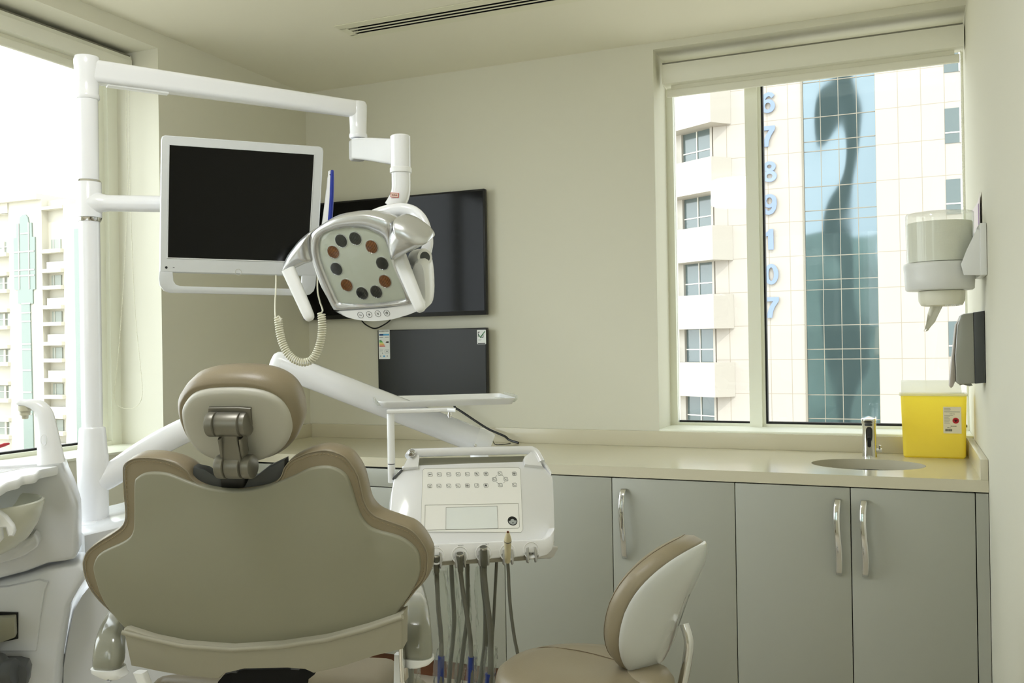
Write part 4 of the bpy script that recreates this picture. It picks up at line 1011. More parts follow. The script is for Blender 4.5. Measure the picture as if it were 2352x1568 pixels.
# front ledge with the instrument cradles
LFm = face(1130, 1275, QD - .10, turn=KT, tilt=math.radians(12))
lp = [(905, 1256), (985, 1249), (1250, 1238), (1262, 1230), (1274, 1212), (1274.5, 1218), (1273, 1250), (1268, 1264), (1258, 1274), (1238, 1280)]
dips = []
for cx in (1220, 1166, 1110.5, 1056.5, 1001.5, 945):
    yb = 1283 + (1130 - cx) * .062
    dips += [(cx + 17, yb - 1), (cx + 12, yb - 9), (cx - 12, yb - 8), (cx - 17, yb)]
lp2 = lp + dips + [(905, 1296)]
o = ccw(tr(lp2, LFm))
led = MB().stack(o, [(-.002, -.07), (0, -.06), (0, -.004), (-.0012, -.001), (-.003, 0)], LFm).build('front_ledge', WHITEP, t, angle=40)
uf = LFm @ T(0, 0, -.012)
MB().prism(ccw(tr([(905, 1285), (1228, 1271), (1224, 1279), (1216, 1286), (905, 1305)], uf)), -.045, 0, uf).build('lower_trim', mat('trim_beige_grey', (168, 164, 150), .5), t, bevel=.003)
CR = mat('cradle_grey', (176, 176, 172), .4)
cradles = ((1001.5, 1276), (1056.5, 1274), (1110.5, 1270), (1166, 1268), (1220, 1263))
for cx, cy in cradles:
    q = tr([(cx, cy)], LFm)[0]; M = LFm @ T(q[0], q[1], 0)
    mb = MB().lathe([(.0125, -.012), (.0185, -.003), (.0215, .0005), (.0195, .0015), (.0145, -.004), (.011, -.02)], M, n=28, cap=False)
    cr_ = mb.build('cradle_cup', WHITEM, t)
    for sgn in (-1, 1):
        pr = [(.0075, .008), (.0125, .006), (.0135, -.012), (.0125, -.028), (.0095, -.031), (.008, -.02)]
        pr = [(p[0] * sgn, p[1]) for p in pr]
        MB().prism(ccw(pr), -.012, .006, M, r=.0015).build('prong', CR, cr_)
    MB().box((-.0045, -.004, -.016), (.0045, .006, -.006), M).build('sensor', DARKG, cr_)
for s_, x, y in (('Micro 1', 1002, 1255.5), ('Micro 2', 1058, 1252.8), ('Handpc 3', 1115, 1249.5)):
    q = tr([(x, y)], LFm)[0]
    text_mesh(s_, .0042, LFm @ T(q[0], q[1], .0004), .0003).build('cradle_lettering', KEYM, t)
# console underside, spring arm and joints
MB().lathe([(.05, 0), (.05, -.03), (.035, -.04), (.035, -.06)], T(*(at(1110, 1130, QD + .12)))).build('swivel_mount', WHITEM, t)
AD = 2.62
a0, a1 = at(634, 832, AD), at(1112, 1017, AD + .02)
M = along(a0, a1); AL = (a1 - a0).length
def asec(k, z, sx=1.): return [(p[0] * k * sx, p[1] * k, z) for p in rr(.068, .072, .03, 8)]
MB().loft([asec(.98, .012), asec(1, .02), asec(1, AL - .03), asec(.985, AL - .024)], M).build('spring_arm', WHITEP, t, angle=50)
MB().loft([asec(.3, -.014), asec(.62, -.0115), asec(.85, -.004), asec(.96, .006), asec(1.0, .014), asec(1.0, .0185)], M).build('arm_cap', WHITEM, t, angle=60)
MB().loft([asec(1.0, AL - .026), asec(1.01, AL - .02), asec(.98, AL + .012), asec(.9, AL + .02)], M).build('arm_cap', WHITEM, t, angle=60)
for x, y, d in ((640, 852, AD - .036), (655, 857, AD - .036), (1092, 1023, AD - .014)):
    b0 = at(x, y, d)
    MB().lathe([(.0052, -.008), (.0052, .0005), (.0044, .0018), (.0022, .0022), (.0018, .001)], along(b0, CAM), n=16).build('screw', CHROME, t)
j = at(665, 905, AD)
jz1 = at(665, 868, AD).z
MB().lathe([(.017, at(665, 930, AD).z), (.017, at(665, 882, AD).z)], T(j.x, j.y)).build('joint_pin', WHITEM, t)
MB().lathe([(.014, at(665, 884, AD).z), (.013, at(665, 862, AD).z)], T(j.x, j.y)).build('joint_shaft', CHROME, t)
# feed arm from the column to the joint
fa = [(225, 1105, 2.5, .034), (262, 1086, 2.52, .034), (330, 1040, 2.55, .035), (400, 1000, 2.57, .035), (470, 970, 2.59, .035), (560, 945, 2.61, .034), (640, 932, 2.62, .034), (668, 930, 2.62, .034), (684, 930, 2.62, .031), (694, 930, 2.62, .02)]
MB().tube(cr([at(x, y, d) for x, y, d, r in fa], 4, False), [v[0] for v in cr([(p[3], 0) for p in fa], 4, False)], 22).build('feed_arm', WHITEP, t)
ce = at(1100, 1040, AD + .02)
MB().tube([ce, at(1108, 1090, QD + .2), at(1110, 1118, QD + .13)], .026, 18).build('support_post', WHITEM, t)

# ================================================================== tray on its stand beside the console
TD = 2.42
b0 = at(897, 1110, TD)
t = thing('instrument_tray', 'shallow white instrument tray on a slim post above the console', 'tray', b0)
TZ = at(1030, 937, TD).z
tl, trr = onZ(873, 936, TZ), onZ(1184, 927, TZ)
u = (trr - tl); W_ = u.length; u.normalize(); v = UP.cross(u)
M = frame(tl, u, v)
DP = .26
prof = [(0, .0), (.004, -.004), (.018, -.004), (.026, .003), (W_ - .03, .006), (W_ - .024, .001), (W_ - .008, -.001), (W_ - .001, .012), (W_ + .001, .022), (W_ - .002, .014), (W_ - .009, .003), (W_ - .022, .0045), (W_ - .029, .0095), (.025, .0068), (.016, 0), (.006, 0), (.002, .004)]
def floor_(x): return .003 + .003 * x / W_
MB().box((.02, .006, .001), (W_ - .025, DP - .006, .0035), M).build('tray_floor', WHITEM, t)
rim_o = [(0, 0), (W_, 0), (W_, DP), (0, DP)]
o_ = rr(W_, DP, .02, 5, W_ / 2, DP / 2)
MB().loft([r3(offset(o_, -.02), .001), r3(offset(o_, -.006), .003), r3(offset(o_, .001), .0155), r3(offset(o_, .0035), .0165), r3(offset(o_, .004), .0145), r3(offset(o_, .0005), .011), r3(offset(o_, -.006), -.001), r3(offset(o_, -.02), -.002)], M, cap=False).build('tray_rim', WHITEM, t, angle=60)
for x in (.0, W_):
    sg = 1 if x else -1
    MB().prism([(x - sg * .02, .002), (x + sg * .004, .003), (x + sg * .012, .01), (x + sg * .013, .022), (x + sg * .009, .022), (x + sg * .006, .012), (x - sg * .004, .008), (x - sg * .02, .008)][::sg], -.22, -.03, M @ RX(PI / 2)).build('tray_lip', clear('clear_tray_edge', film=.35), t)
pz0 = at(897, 1108, TD).z; pt = at(897, 945, TD)
ax = M @ Vector((.022, .06, -.018))
MB().lathe([(.0088, pz0), (.0098, pz0 + .002), (.0098, at(897, 1066, TD).z)], T(pt.x, pt.y)).build('post', WHITEM, t)
MB().lathe([(.0088, at(897, 1067, TD).z), (.0088, at(897, 1064.5, TD).z)], T(pt.x, pt.y)).build('post_joint', DARKG, t)
MB().lathe([(.0098, at(897, 1064, TD).z), (.0098, TZ - .018), (.0098, TZ - .004)], T(pt.x, pt.y)).build('post', WHITEM, t)
b1 = at(1046, 941, TD + .01)
MB().loft([[tuple(p + HF * q[0] + UP * q[1]) for q in rr(.03, .010, .003, 3)] for p in (Vector((pt.x, pt.y, TZ - .0062)) - u * .008, Vector((pt.x, pt.y, TZ - .0062)) + u * .15, Vector((b1.x, b1.y, TZ - .006)))]).build('support_bar', WHITEM, t)
s0 = at(1033, 944, TD)
MB().lathe([(.0048, 0), (.0048, -.005), (.0058, -.006), (.0058, -.010), (.0035, -.011), (.0035, -.014)], T(s0.x, s0.y, TZ - .011), n=14).build('thumb_screw', CHROME, t)
po = at(903, 1100, QD + .06)
MB().tube([(pt.x, pt.y, pz0 + .012), po], .008, 10).build('post_bracket', WHITEM, t)

# ================================================================== instruments hanging in the cradles
HOSE = mat('grey_hose_rubber', (104, 104, 94), .45)
BLUE = mat('blue_net_sleeve', (30, 52, 128), .6, bump=.6, scale=500)
SLV = clear('plastic_sleeve_film', film=.12, rough=.12, bump=.5)
def sleeve(path, r0, name, parent, seed):
    rnd = random.Random(seed); n = 14; rings = []
    P = cr([Vector(p) for p in path], 5, False)
    for i, p in enumerate(P):
        p = Vector(p); rings.append([tuple(p + HR * math.cos(2 * PI * j / n) * r0 * (1 + .35 * math.sin(i * .9 + j * 1.7 + seed)) + HF * math.sin(2 * PI * j / n) * r0 * .6) for j in range(n)])
    return MB().loft(rings, cap=False).build(name, SLV, parent, angle=80)
LDp = QD - .115
def instrument(label, head, pts, ret, r, blue, sl=None):
    """hose from its coupling down out of the cradle, round the bottom loop and back up to the console's underside"""
    hx, hy = head
    t = thing('handpiece_hose', label, 'dental hose', at(hx, hy + 40, LDp), 'dental hoses hanging from the console')
    h0 = at(hx, hy, LDp - .022); h1 = at(hx + 1.5, hy + 42, LDp - .006)
    M = along(h1, h0); Ln = (h1 - h0).length
    MB().lathe([(r * .95, 0), (r * 1.25, .004), (r * 1.3, Ln * .6), (.0092, Ln * .8), (.0094, Ln - .002)], M, n=20).build('coupling', HOSE, t)
    MB().lathe([(.0094, Ln - .003), (.0103, Ln - .001), (.0103, Ln + .0012), (.0085, Ln + .0016), (.0078, Ln - .008)], M, n=24, cap=False).build('coupling_ring', CHROME, t)
    MB().lathe([(.0078, Ln - .008), (.001, Ln - .008)], M, n=20).build('coupling_socket', CAVITY, t)
    F_ = [h1] + [at(x, y, LDp + .004) for x, y in pts]
    B_ = [at(x, y, LDp + .085) for x, y in ret]
    low = (F_[-1] + B_[0]) / 2; low = Vector((low.x, low.y, min(F_[-1].z, B_[0].z) - .05))
    P = cr(F_ + [low] + B_, 6, False)
    MB().tube(P, r, 14).build('hose', HOSE, t)
    if blue:
        x, y0 = blue; k = [at(x, y0, LDp + .004), at(x - 1, y0 + 35, LDp + .004), at(x - 2, 1600, LDp + .004)]
        MB().tube(cr(k, 4, False), r + .0024, 14).build('net_sleeve', BLUE, t)
    for i, (pp, rr_) in enumerate(sl or []):
        sleeve([at(x, y, LDp + dz) for x, y, dz in pp], rr_, 'plastic_sleeve', t, i + hx)
    return t
instrument('grey dental hose with a blue end hanging in the cradle nearest the chair', (1001.5, 1274), [(1004, 1340), (1007, 1400), (1012, 1450), (1014, 1510), (1012, 1600)], [(1029, 1610), (1033, 1540), (1041, 1460), (1043, 1410), (1039, 1350), (1036, 1285)], .0058, (1013.5, 1506),
    [([(1010, 1310, .004), (1018, 1400, .004), (1021, 1470, .004), (1010, 1540, .004), (1006, 1600, .004)], .014), ([(1036, 1300, .085), (1041, 1380, .085), (1044, 1450, .085), (1038, 1530, .085), (1034, 1600, .085)], .013)])
instrument('grey dental hose with a blue end crossing over a thinner hose in the next cradle', (1056.5, 1272), [(1061, 1340), (1068, 1390), (1077, 1440), (1082, 1495), (1081, 1600)], [(1048, 1610), (1058, 1540), (1066, 1475), (1073, 1420), (1074, 1350), (1073, 1285)], .0056, (1082.5, 1508),
    [([(1083, 1480, .004), (1083, 1530, .004), (1081, 1600, .004)], .012), ([(1066, 1300, .085), (1070, 1400, .085), (1066, 1480, .085), (1057, 1540, .085), (1050, 1600, .085)], .012)])
instrument('thick grey dental hose with a blue end hanging left of the cream scaler', (1110.5, 1257), [(1112, 1320), (1118, 1380), (1126, 1440), (1127, 1500), (1124, 1610)], [(1098, 1610), (1107, 1540), (1115, 1470), (1116, 1400), (1110, 1340), (1107, 1280)], .0072, (1123.5, 1546),
    [([(1128, 1485, .004), (1126, 1530, .004), (1122, 1600, .004)], .014), ([(1105, 1300, .085), (1104, 1380, .085), (1108, 1460, .085), (1104, 1530, .085), (1098, 1600, .085)], .013)])
t = thing('ultrasonic_scaler', 'cream handpiece standing upright in the fourth cradle of the console', 'dental handpiece', at(1166, 1290, LDp))
h1, h0 = at(1166, 1290, LDp - .006), at(1166.5, 1222, LDp - .05)
M = along(h1, h0); Ln = (h1 - h0).length
CRM = mat('cream_handpiece', (214, 205, 172), .35)
MB().lathe([(.0062, 0), (.0072, .002), (.0078, Ln * .3), (.0085, Ln * .62), (.009, Ln * .72), (.0088, Ln * .78), (.005, Ln * .95), (.0042, Ln - .001), (.0034, Ln)], M, n=24).build('body', CRM, t)
MB().lathe([(.0089, Ln * .70), (.0093, Ln * .705), (.0093, Ln * .72), (.0089, Ln * .725)], M, n=24, cap=False).build('ring', DARKG, t)
MB().lathe([(.0034, Ln), (.003, Ln + .002), (.001, Ln + .0022)], M, n=16).build('tip_thread', mat('copper_tip', (120, 70, 50), .3, .8), t)
P = cr([at(1166, 1291, LDp - .006), at(1168, 1320, LDp), at(1169, 1350, LDp), at(1173, 1400, LDp), at(1181, 1460, LDp), at(1192, 1520, LDp), at(1196, 1580, LDp + .02), at(1180, 1640, LDp + .05), at(1140, 1600, LDp + .085), at(1130, 1500, LDp + .085), at(1134, 1420, LDp + .085), at(1137, 1360, LDp + .085), at(1141, 1280, LDp + .085)], 6, False)
MB().tube(P, .0042, 12).build('hose', HOSE, t)
t = thing('suction_hose', 'thin grey hose in a clear plastic sleeve hanging below the chair armrest', 'dental hose', at(943, 1560, 1.78))
MB().tube(cr([at(944, 1515, 1.78), at(943, 1550, 1.78), at(942, 1640, 1.8), at(940, 1740, 1.85)], 5, False), .0066, 12).build('hose', HOSE, t)
sleeve([at(946, 1518, 1.78), at(944, 1560, 1.78), at(943, 1640, 1.8)], .015, 'plastic_sleeve', t, 3)
# ================================================================== operator stool
SD = 2.1
sc0 = at(1330, 1530, SD)
t = thing('operator_stool', 'beige operator stool with a white-shelled backrest in front of the cabinets', 'stool', (sc0.x, sc0.y, 0))
R_ = .187
sz = at(1290, 1492, SD + .1).z
def stool_ring(k, z, ry=.95): return [tuple(Vector((sc0.x, sc0.y, 0)) + HR * (R_ * k * math.cos(a)) + HF * (R_ * ry * k * math.sin(a)) + UP * z) for a in [2 * PI * i / 48 for i in range(48)]]
se = MB().loft([stool_ring(.6, sz - .085), stool_ring(.92, sz - .083), stool_ring(1.0, sz - .07), stool_ring(1.03, sz - .045), stool_ring(1.0, sz - .018), stool_ring(.9, sz - .004), stool_ring(.7, sz + .002), stool_ring(.3, sz), stool_ring(.02, sz - .001)]).build('seat', LEATH, t, angle=80)
c_ = Vector((sc0.x, sc0.y, 0))
def on_seat(a, k): return c_ + HR * R_ * k * math.cos(a) + HF * R_ * .95 * k * math.sin(a)
def seam_path(pts): return cr([tuple(p) for p in pts], 6, False)
def sz_at(k):
    prof = [(0, sz - .001), (.3, sz), (.7, sz + .002), (.9, sz - .004), (1.0, sz - .018)]
    for (a, za), (b_, zb) in zip(prof, prof[1:]):
        if a <= k <= b_: return za + (zb - za) * (k - a) / (b_ - a)
    return sz - .018
pp = []
for a, k in ((2.35, .97), (2.1, .8), (1.7, .55), (1.1, .42), (.3, .45), (-.15, .6), (-.35, .78), (-.45, .97)):
    p = on_seat(a, k); pp.append((p.x, p.y, sz_at(k) + .0006))
MB().tube(seam_path(pp), .0012, 6).build('seat_seam', SEAM, se)
bl = on_seat(-.38, .86)
MB().loft([[tuple(bl + HR * (p[0] * k) + HF * (p[1] * k) + UP * z) for p in circ(.056, 24, ry=.068)] for k, z in ((.7, sz - .075), (1, sz - .06), (1.05, sz - .035), (1, sz - .012), (.8, sz + .004), (.4, sz + .009), (.02, sz + .01))]).build('seat_lobe', LEATH, se, angle=80)
MB().lathe([(.03, sz - .14), (.03, sz - .086)], T(sc0.x, sc0.y)).build('seat_mount', BLACKP, t)
MB().lathe([(.014, .1), (.014, sz - .13)], T(sc0.x, sc0.y)).build('lift_rod', CHROME, t)
MB().lathe([(.025, .09), (.025, .3), (.018, .31)], T(sc0.x, sc0.y)).build('lift_column', CHROME, t)
for k in range(5):
    a = 2 * PI * k / 5 + .3; d_ = Vector((math.cos(a), math.sin(a), 0)); e = c_ + d_ * .27
    MB().loft([[tuple(c_ + d_ * s_ + UP.cross(d_) * p[0] + UP * (z + p[1])) for p in rr(w_, h_, .008, 3)] for s_, z, w_, h_ in ((.0, .1, .05, .05), (.15, .095, .042, .035), (.28, .085, .034, .026))]).build('star_leg', CHROME, t)
    ca = MB()
    for sg in (-1, 1):
        p = e + UP.cross(d_) * sg * .014; ca.lathe([(.026, -.009), (.0275, -.006), (.0275, .006), (.026, .009)], along(p - UP.cross(d_) * .0 + UP * .0285, p + UP.cross(d_) + UP * .0285), n=18)
    ca.box((-.008, -.012, .03), (.008, .012, .075), T(e.x, e.y, 0)).build('castor', BLACKP, t)
# backrest: we look along it, at the white rear shell
nr = (HR * .87 - HF * .5).normalized(); be = math.radians(21)
aw = UP.cross(nr).normalized()                # along its width, away from the viewer
bv = UP * math.cos(be) + nr * math.sin(be)
BM = frame(at(1527, 1385, SD), aw, bv)
if BM.to_3x3().col[2].dot(nr) < 0: BM = frame(at(1527, 1385, SD), -aw, bv)
HW, HH = .151, .163
def shield(k=64):
    o = []
    for i in range(k):
        a = 2 * PI * i / k; c, s_ = math.cos(a), math.sin(a)
        ex = .78
        x = HW * math.copysign(abs(c) ** ex, c) * (1 - .16 * (s_ if s_ > 0 else .35 * s_ * -1)); y = HH * math.copysign(abs(s_) ** ex, s_)
        o.append((x, y))
    return o
def bend(mb, M):
    mb.v = [tuple(M @ Vector((x, y, z - 1.5 * x * x + (1.1 * y * y if y > 0 else -.55 * y * y * -1)))) for x, y, z in mb.v]
    return mb
so3 = shield()
b1 = bend(MB().stack(so3, [(-.12, -.068), (-.06, -.066), (-.025, -.06), (-.006, -.046), (.002, -.026), (.001, -.008), (-.003, -.001)]), BM).build('back_cushion', LEATH, t, angle=80)
bend(MB().stack(offset(so3, .001), [(-.004, -.0012), (.0008, -.001), (.001, .002), (-.002, .008), (-.012, .018), (-.035, .03), (-.07, .038), (-.12, .041)]), BM).build('back_shell', mat('stool_shell_gloss', (206, 208, 207), .12, coat=.5), t, angle=80)
sm2 = MB(); sm2.tube([(p[0], p[1], -.045) for p in offset(so3, -.0058)], .001, 6, closed=True)
bend(sm2, BM).build('seam', SEAM, b1)
cbx = [at(1572, 1432, SD - .02), at(1582, 1470, SD - .03), at(1579, 1510, SD - .03), at(1568, 1568, SD - .03), at(1555, 1620, SD - .02), at(1520, 1670, SD)]
P = cr(cbx, 5, False) + [tuple(Vector((sc0.x, sc0.y, sz - .12)) + HR * .05)]
MB().tube(P, .011, 16, flat=1).build('back_bar', CHROME, t)
# ================================================================== on the right-hand wall: paper towels, soap, a notice
DY = 3.34
X_ = lambda px, py: onY(px, py, DY).x
Zd = lambda py, px=2160: onY(px, py, DY).z
cx = (X_(2081, 550) + X_(2237, 550)) / 2; rx = (X_(2237, 550) - X_(2081, 550)) / 2; ry = .098
t = thing('towel_dispenser', 'white centre-pull paper towel dispenser with a clear cover on the wall above the sharps box', 'paper towel dispenser', (XR, DY, Zd(632)))
def oval(k, z, kx=1.): return [(cx + rx * k * kx * math.cos(a), DY + ry * k * math.sin(a), z) for a in [2 * PI * i / 48 for i in range(48)]]
MB().loft([oval(.985, Zd(608)), oval(1.0, Zd(560)), oval(1.015, Zd(505)), oval(1.015, Zd(493)), oval(1.0, Zd(490.5)), oval(.9, Zd(489.5)), oval(.02, Zd(489))]).build('clear_cover', clear('dispenser_cover_film', film=.18), t, angle=60)
MB().loft([oval(.2, Zd(603)), oval(.95, Zd(602)), oval(.965, Zd(560)), oval(.975, Zd(514)), oval(.96, Zd(512)), oval(.3, Zd(511.5))]).build('paper_roll', mat('tissue_paper', (236, 235, 226), .9, bump=.2, scale=200), t, angle=60)
k = (X_(2241, 630) - X_(2076, 630)) / 2 / rx; c2 = (X_(2241, 630) + X_(2076, 630)) / 2
def ov2(kk, z, dx=0): return [(c2 + dx + rx * kk * math.cos(a), DY + ry * kk * math.sin(a), z) for a in [2 * PI * i / 48 for i in range(48)]]
HSG = mat('dispenser_housing', (222, 223, 222), .35)
MB().loft([ov2(.92 * k, Zd(667)), ov2(.97 * k, Zd(664)), ov2(.99 * k, Zd(640)), ov2(k, Zd(622)), ov2(1.02 * k, Zd(616)), ov2(1.02 * k, Zd(608)), ov2(1.0 * k, Zd(605)), ov2(.96 * k, Zd(604))]).build('housing', HSG, t, angle=50)
MB().lathe([(.05, Zd(703)), (.062, Zd(701)), (.07, Zd(690)), (.071, Zd(669)), (.06, Zd(666))], T((X_(2113, 680) + X_(2213, 680)) / 2, DY), n=40, sy=.9).build('nozzle', mat('nozzle_cream', (226, 224, 208), .4), t, angle=50)
te = MB(); xz = (X_(2113, 680) + X_(2213, 680)) / 2
for i in range(12): te.box((xz + .008 + i * .0042, DY - .066, Zd(704)), (xz + .0095 + i * .0042, DY - .06, Zd(701)))
te.build('tear_teeth', HSG, t)
pl = [(2243, 527), (2272, 528), (2273, 632), (2214, 632), (2207, 607), (2222, 570)]
for y_ in (3.235, 3.43):
    F_ = frame(Vector((0, 3.235, 0)), Vector((1, 0, 0)), UP)
    q = [(min(p[0], XR - .003), p[1]) for p in tr(pl, F_)]
    MB().prism(ccw(q), -.006, .006, F_ @ T(0, 0, 3.235 - y_), r=.002).build('bracket', HSG, t)
MB().box((XR - .02, 3.225, Zd(636, 2265)), (XR - .0012, 3.45, Zd(520, 2265))).build('wall_plate', HSG, t, bevel=.002)
MB().box((XR - .055, 3.26, Zd(632)), (XR - .015, 3.42, Zd(612))).build('housing_arm', HSG, t)
tl_ = [(2150, 700), (2143, 722), (2134, 742), (2126, 758)]
rings = []
for i, (x, y) in enumerate(tl_):
    p = onY(x + 2, y, DY); a = .3 + i * .35; w_ = (.017, .02, .026, .034)[i]
    rings.append([tuple(p + Vector((math.cos(a), math.sin(a) * .8, 0)) * (w_ * s_) + Vector((0, 0, .006 * math.sin(s_ * 5 + i))) + Vector((-math.sin(a), math.cos(a), 0)) * (.004 * math.sin(s_ * 6 + i * 2) + th_)) for s_, th_ in [(-1, 0), (-.6, 0), (-.2, 0), (.2, 0), (.6, 0), (1, 0), (1, .0012), (.6, .0012), (.2, .0012), (-.2, .0012), (-.6, .0012), (-1, .0012)]])
MB().loft(rings).build('paper_tail', MATS['tissue_paper'], t, angle=80)
# soap
SY_ = 3.36
F_ = frame(Vector((0, SY_, 0)), Vector((1, 0, 0)), UP)
t = thing('soap_dispenser', 'grey wall soap dispenser with a dark back half under the towel dispenser', 'soap dispenser', (XR, SY_ + .06, onY(2240, 880, SY_).z))
lim = lambda q: [(min(p[0], XR - .0012), p[1]) for p in q]
MB().prism(ccw(lim(tr([(2236, 717), (2270, 713), (2270, 879), (2240, 881)], F_))), -.125, 0, F_, r=.004).build('back_half', mat('soap_dark_grey', (70, 72, 72), .4), t)
fr2 = [(2207, 724), (2214, 720), (2236.5, 717.5), (2240.5, 880.5), (2202, 882.5), (2197, 878), (2194.5, 820), (2199, 748)]
MB().prism(ccw(lim(tr(fr2, F_))), -.122, -.003, F_, r=.006).build('front_half', mat('soap_light_grey', (146, 146, 136), .3, coat=.2), t)
MB().prism(ccw(tr([(2203, 735), (2196, 745), (2190, 800), (2186, 835), (2183, 868), (2182, 888), (2185, 892), (2190, 888), (2196, 873), (2193, 825), (2198, 760)], F_)), -.1, -.025, F_, r=.002).build('push_lever', mat('soap_lever', (168, 160, 150), .35), t)
MB().prism(ccw(tr([(2205, 882), (2232, 881), (2236, 886), (2228, 888), (2213, 884), (2206, 886)], F_)), -.09, -.03, F_, r=.001).build('nozzle', MATS['soap_light_grey'], t)
# notice with curled edge
nz0, nz1 = onX(2255, 528, XR).z, onX(2255, 440, XR).z
rings = []
for i in range(9):
    y = 3.40 + .24 * i / 8; x = XR - .0035 - .012 * (abs(i - 3) / 5) ** 2 * (1 if i > 3 else .6)
    rings.append([(x, y, nz0), (x, y, nz1 - .004 * i), (x - .0006, y, nz1 - .004 * i), (x - .0006, y, nz0)])
t = tag(MB().loft(rings).build('notice_sheet', mat('notice_paper', (226, 216, 218), .6)), 'small paper notice curling off the side wall above the towel dispenser', 'notice')
MB().box((XR - .0054, 3.46, nz0 + .01), (XR - .0047, 3.5, nz1 - .03)).build('printed_strip', mat('notice_violet', (150, 120, 160), .6), t)

# ================================================================== sharps box on the worktop
t = thing('sharps_container', 'yellow plastic sharps container with a clear lid standing open beside the wall', 'sharps container', (.1, 3.93, .9))
YF, YK = 3.872, 3.985
def transl(name, rgb, mixv, rough=.35):
    m = bpy.data.materials.new(name); m.use_nodes = True; nt = m.node_tree; b_ = nt.nodes['Principled BSDF']
    b_.inputs['Base Color'].default_value = lin(rgb); b_.inputs['Roughness'].default_value = rough
    tl = nt.nodes.new('ShaderNodeBsdfTranslucent'); tl.inputs['Color'].default_value = lin(rgb)
    nz = nt.nodes.new('ShaderNodeTexNoise'); nz.inputs['Scale'].default_value = 30
    mr = nt.nodes.new('ShaderNodeMapRange'); mr.inputs['To Min'].default_value = mixv - .03; mr.inputs['To Max'].default_value = mixv + .03
    nt.links.new(nz.outputs['Fac'], mr.inputs['Value'])
    mx = nt.nodes.new('ShaderNodeMixShader'); nt.links.new(mr.outputs[0], mx.inputs[0])
    nt.links.new(b_.outputs[0], mx.inputs[1]); nt.links.new(tl.outputs[0], mx.inputs[2]); nt.links.new(mx.outputs[0], nt.nodes['Material Output'].inputs['Surface'])
    return m
YEL = transl('yellow_translucent_plastic', (255, 245, 120), .6)
xa, xb = onY(2075, 1040, YF).x, onY(2223, 1040, YF).x
xc, xd = onY(2067, 910, YF).x, onY(2234, 910, YF).x
xb = min(xb, .208); xd = min(xd, .2165)
zt_ = onY(2150, 907, YF).z
def sec2(x0, x1, y0, y1, z, r): return [(p[0], p[1], z) for p in rr(x1 - x0, y1 - y0, r, 5, (x0 + x1) / 2, (y0 + y1) / 2)]
w_ = .0022
MB().loft([sec2(xa + .006, xb - .006, YF + .016, YK - .016, .9005, .012), sec2(xa, xb, YF + .01, YK - .01, .906, .014), sec2(xc + .002, xd - .002, YF + .001, YK, zt_, .016), sec2(xc + .002 + w_, xd - .002 - w_, YF + .001 + w_, YK - w_, zt_, .014), sec2(xa + w_, xb - w_, YF + .012 + w_, YK - .012, .91, .012)]).build('box', YEL, t, angle=45)
CLW = clear('milky_lid_plastic', film=.45, rough=.1)
MB().loft([sec2(xc - .003, xd + .002, YF - .004, YK + .004, zt_ - .004, .018), sec2(xc - .003, xd + .002, YF - .004, YK + .004, zt_ + .004, .018), sec2(xc + .006, xd - .008, YF + .008, YK - .008, zt_ + .0045, .014), sec2(xc + .006, xd - .008, YF + .008, YK - .008, zt_ - .003, .014), sec2(xc - .003, xd + .002, YF - .004, YK + .004, zt_ - .004, .018)], cap=False).build('lid_rim', CLW, t, angle=45)
zl = onY(2150, 873, YK).z
MB().loft([[(xc + .004, YK - .004, zt_ + .004), (xd - .014, YK - .004, zt_ + .004), (xd - .014, YK + .002, zt_ + .004), (xc + .004, YK + .002, zt_ + .004)], [(xc + .004, YK - .002, zl), (xd - .02, YK - .002, zl), (xd - .02, YK + .003, zl), (xc + .004, YK + .003, zl)]]).build('open_lid', CLW, t, bevel=.002)
# label
a = onY(2166, 934, YF); b2 = onY(2209, 996, YF); w_, h_ = b2.x - a.x, a.z - b2.z
ty = lambda z: YF + .01 - .009 * (z - .906) / (zt_ - .906)
M = frame(Vector((a.x + w_ / 2, ty(b2.z + h_ / 2) - .0012, b2.z + h_ / 2)), Vector((1, 0, 0)), UP + Vector((0, -.009 / (zt_ - .906), 0)))
lb = tag(MB().prism(rr(w_, h_, .0015, 3), -.001, .0002, M).build('warning_label', mat('label_cream', (226, 218, 190), .5), t), 'cream warning label with a red round hazard sign')
rc_ = M @ T(.19 * w_, -.015 * h_, .0003)
MB().lathe([(.0001, .0003), (.0112, .0003), (.0112, 0)], rc_, n=40).build('red_disc', mat('ink_signal_red', (188, 26, 36), .5), lb)
bh = MB()
def arc_band(M_, r_in, r_out, a0, a1, off, n=18, z=.0006):
    o_ = [(r_out * math.cos(a0 + (a1 - a0) * i / n), r_out * math.sin(a0 + (a1 - a0) * i / n)) for i in range(n + 1)] + [(off[0] + r_in * math.cos(a1 + (a0 - a1) * i / n), off[1] + r_in * math.sin(a1 + (a0 - a1) * i / n)) for i in range(n + 1)]
    bh.prism(ccw(o_), .0003, z, M_)
for k in range(3):
    Mk = rc_ @ RZ(PI / 2 + k * 2 * PI / 3) @ T(.0044, 0, 0)
    arc_band(Mk, .0030, .0044, .55, 2 * PI - .55, (.0009, 0))
    bh.box((-.0004, -.0006, .0003), (.0008, .0006, .0006), rc_ @ RZ(PI / 2 + k * 2 * PI / 3))
arc_band(rc_, .0033, .0041, 0, 2 * PI - .001, (0, 0), 30, .0005)
bh.build('hazard_symbol', mat('ink_dark_red', (54, 12, 16), .5), lb)
for s_, size, x, y in (('BIOHAZARD', .0036, .02, -.225), ('WB-15', .004, -.2, -.29), ('WASTE  FULL', .003, .0, .235)):
    text_mesh(s_, size, M @ T(x * w_ + (.05 * w_ if s_[0] == 'B' else 0), y * h_, .0004), .0003, .0001).build('label_lettering', mat('ink_black', (24, 24, 24), .6), lb)
